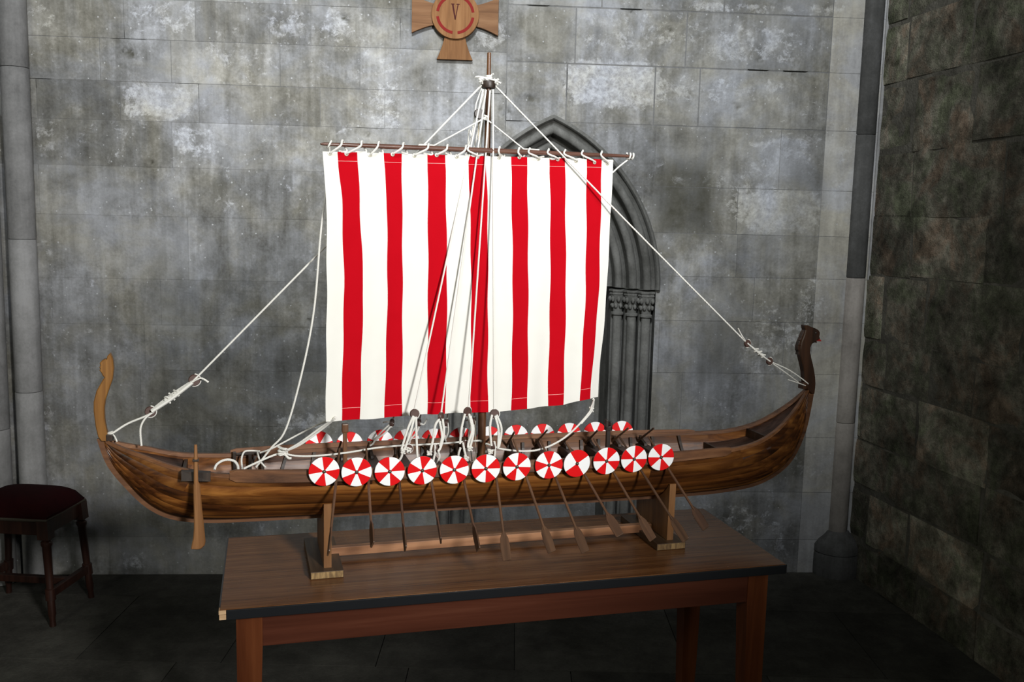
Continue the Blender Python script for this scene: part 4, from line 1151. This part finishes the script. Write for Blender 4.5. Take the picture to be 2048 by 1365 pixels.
# yard lifts and halyard
o, og = rig('yard_lift', 'thin white rope lifts spreading from mast to the middle of the yard', (.4,-.012,sv(968,235,-.012).z))
lc = sv(970, 236, -.014)
for (x, y), s in (((868,296),-1),((1048,295),1)):
    e = ya(x, y, -.002); e.z = yard_at(e.x).z + .007
    cord(o, og, [lc, lc.lerp(e,.5), e], .0019, 'lift'); 
    e2 = yard_at(e.x + s*.04) + Vector((0,-.004,.0065)); cord(o, og, [e, e.lerp(e2,.5)+Vector((0,0,.0005)), e2], .0019, 'lift_tail')
knot(o, og, lc, .005, 71)
o, og = rig('halyard', 'thin halyard rope running from masthead through the wooden block behind the sail', (.393,.004,TOPZ))
hb = Vector((pb.x-.002, -.006, pb.z))
cord(o, og, [Vector((.388,.004,TOPZ)), Vector((pb.x-.004,-.004,pb.z+.03)), hb+Vector((-.006,0,.008)), Vector((pb.x-.012,.010,pb.z-.05)), sv(936,292,.012), Vector((.36,.035,1.3)), Vector((.385,.05,1.0)), Vector((.392,.03,.95))], .0018, 'line', 8)
cord(o, og, [hb+Vector((.004,-.004,-.008)), sv(957,292,.004), Vector((.40,.030,1.35)), Vector((.41,.018,1.1)), Vector((.412,.014,.96))], .0016, 'line', 8, M_TWINE)
cord(o, og, [sv(950,835,.02), sv(951,890,.0), sv(951,918,-.02), sv(935,929,-.06)], .0012, 'thin_tail', 5, M_TWINE)
# braces
bp = yard_at(yA.x+.02)
o, og = rig('port_brace', 'long slack white rope hanging from left yard end to the stern deck', bp)
B = [bp+Vector((0,.006,-.004)), sv(660,330,-.06), sv(652,385,-.058), sv(641,470,-.056), sv(628,620,-.05), sv(604,745,-.045), sv(572,858,-.04), sv(542,897,-.035), sv(512,935,-.03)]
cord(o, og, B, .0024, 'line', 8)
cord(o, og, [bp+Vector((.004*cos(a),.0075*sin(a),.0075*cos(a))) for a in [k*pi/4 for k in range(12)]], .0022, 'hitch', 3)
bp2 = yard_at(yB.x-.012)
o, og = rig('starboard_brace', 'white rope hitched to the right yard end and led behind the sail', bp2)
cord(o, og, [bp2+Vector((-.006+k*.0011,.0075*sin(k*pi/4),.0075*cos(k*pi/4))) for k in range(17)], .0025, 'hitch', 3)
B = [bp2+Vector((0,.004,-.008)), ya(1231,340,.006), ya(1205,372,.014), Vector((.60,.05,1.50)), Vector((.46,.022,1.32)), Vector((.408,.013,1.28)), Vector((.392,.012,1.275))]
cord(o, og, B, .0022, 'line', 8)
# sheets
cl = ya(668,838)+Vector((0,-.004,0))
o, og = rig('port_sheet', 'doubled white sheet rope from lower left sail corner to a knot over the stern', cl)
kn = sv(567,905,-.03)
cord(o, og, [cl, sv(640,857,-.055), sv(600,886,-.04), kn], .0027, 'line'); cord(o, og, [cl+Vector((.002,.004,0)), sv(640,862,-.05), sv(600,890,-.036), kn+Vector((0,.004,0))], .0027, 'line')
cord(o, og, [cl+Vector((0,-.001,.001)), cl+Vector((.003,.004,.004)), cl+Vector((0,.010,-.002))], .0024, 'clew_loop')
knot(o, og, kn, .010, 91); knot(o, og, kn+Vector((-.004,-.004,.002)), .009, 92)
cord(o, og, [kn, sv(540,914,-.034), sv(500,932,-.04), sv(488,938,-.04)], .0026, 'tail')
cord(o, og, [kn, sv(576,916,-.03), sv(583,917,-.03)], .0030, 'loose_end')
o, og = rig('aft_line', 'white rope led from behind the sail to the belaying rack at the stern', sv(655,843,.06))
cord(o, og, [sv(668,838,.06), sv(640,848,.06), sv(600,868,.065), sv(545,897,.07), sv(520,906,.078)], .0023, 'line')
cord(o, og, [sv(520,903,.074), sv(500,902,.072), sv(488,905,.07), sv(483,920,.068), sv(485,940,.06)], .0023, 'tail')
cord(o, og, [sv(515,905,.06), sv(520,922,.05), sv(532,936,.04)], .0022, 'tail')
o, og = rig('deck_line', 'white rope running along the hull from the stern knot to the mast', kn)
cord(o, og, [kn, sv(582,911,-.02), sv(610,913,-.015), sv(650,911,-.01), sv(700,905,-.01), sv(748,897,-.01), sv(800,892,-.012), sv(880,888,-.014), sv(955,882,-.016), sv(962,884,-.014)], .0024, 'line')
cr = ya(1187,800)+Vector((0,-.004,0))
o, og = rig('starboard_sheet', 'white sheet rope curving from lower right sail corner to the mast foot', cr)
cord(o, og, [cr, sv(1184,812,-.01), sv(1178,826,-.03), sv(1150,858,-.05), sv(1120,882,-.055), sv(1085,898,-.055), sv(1050,903,-.05), sv(1005,899,-.04), sv(985,892,-.03), sv(972,888,-.014)], .0025, 'line')
cord(o, og, [cr+Vector((.001,.004,0)), sv(1186,814,-.006), sv(1181,826,-.026), sv(1162,848,-.046)], .0025, 'doubled_line')
knot(o, og, sv(1183,820,-.016), .005, 95)
o, og = rig('rope_coil', 'loop of white rope arching over the near rail by the steering oar', sv(430,936,-.06))
cord(o, og, [sv(429,940,-.07), sv(433,930,-.062), sv(445,922,-.055), sv(458,920,-.05), sv(470,924,-.045), sv(476,934,-.04), sv(476,946,-.036)], .0030, 'line')
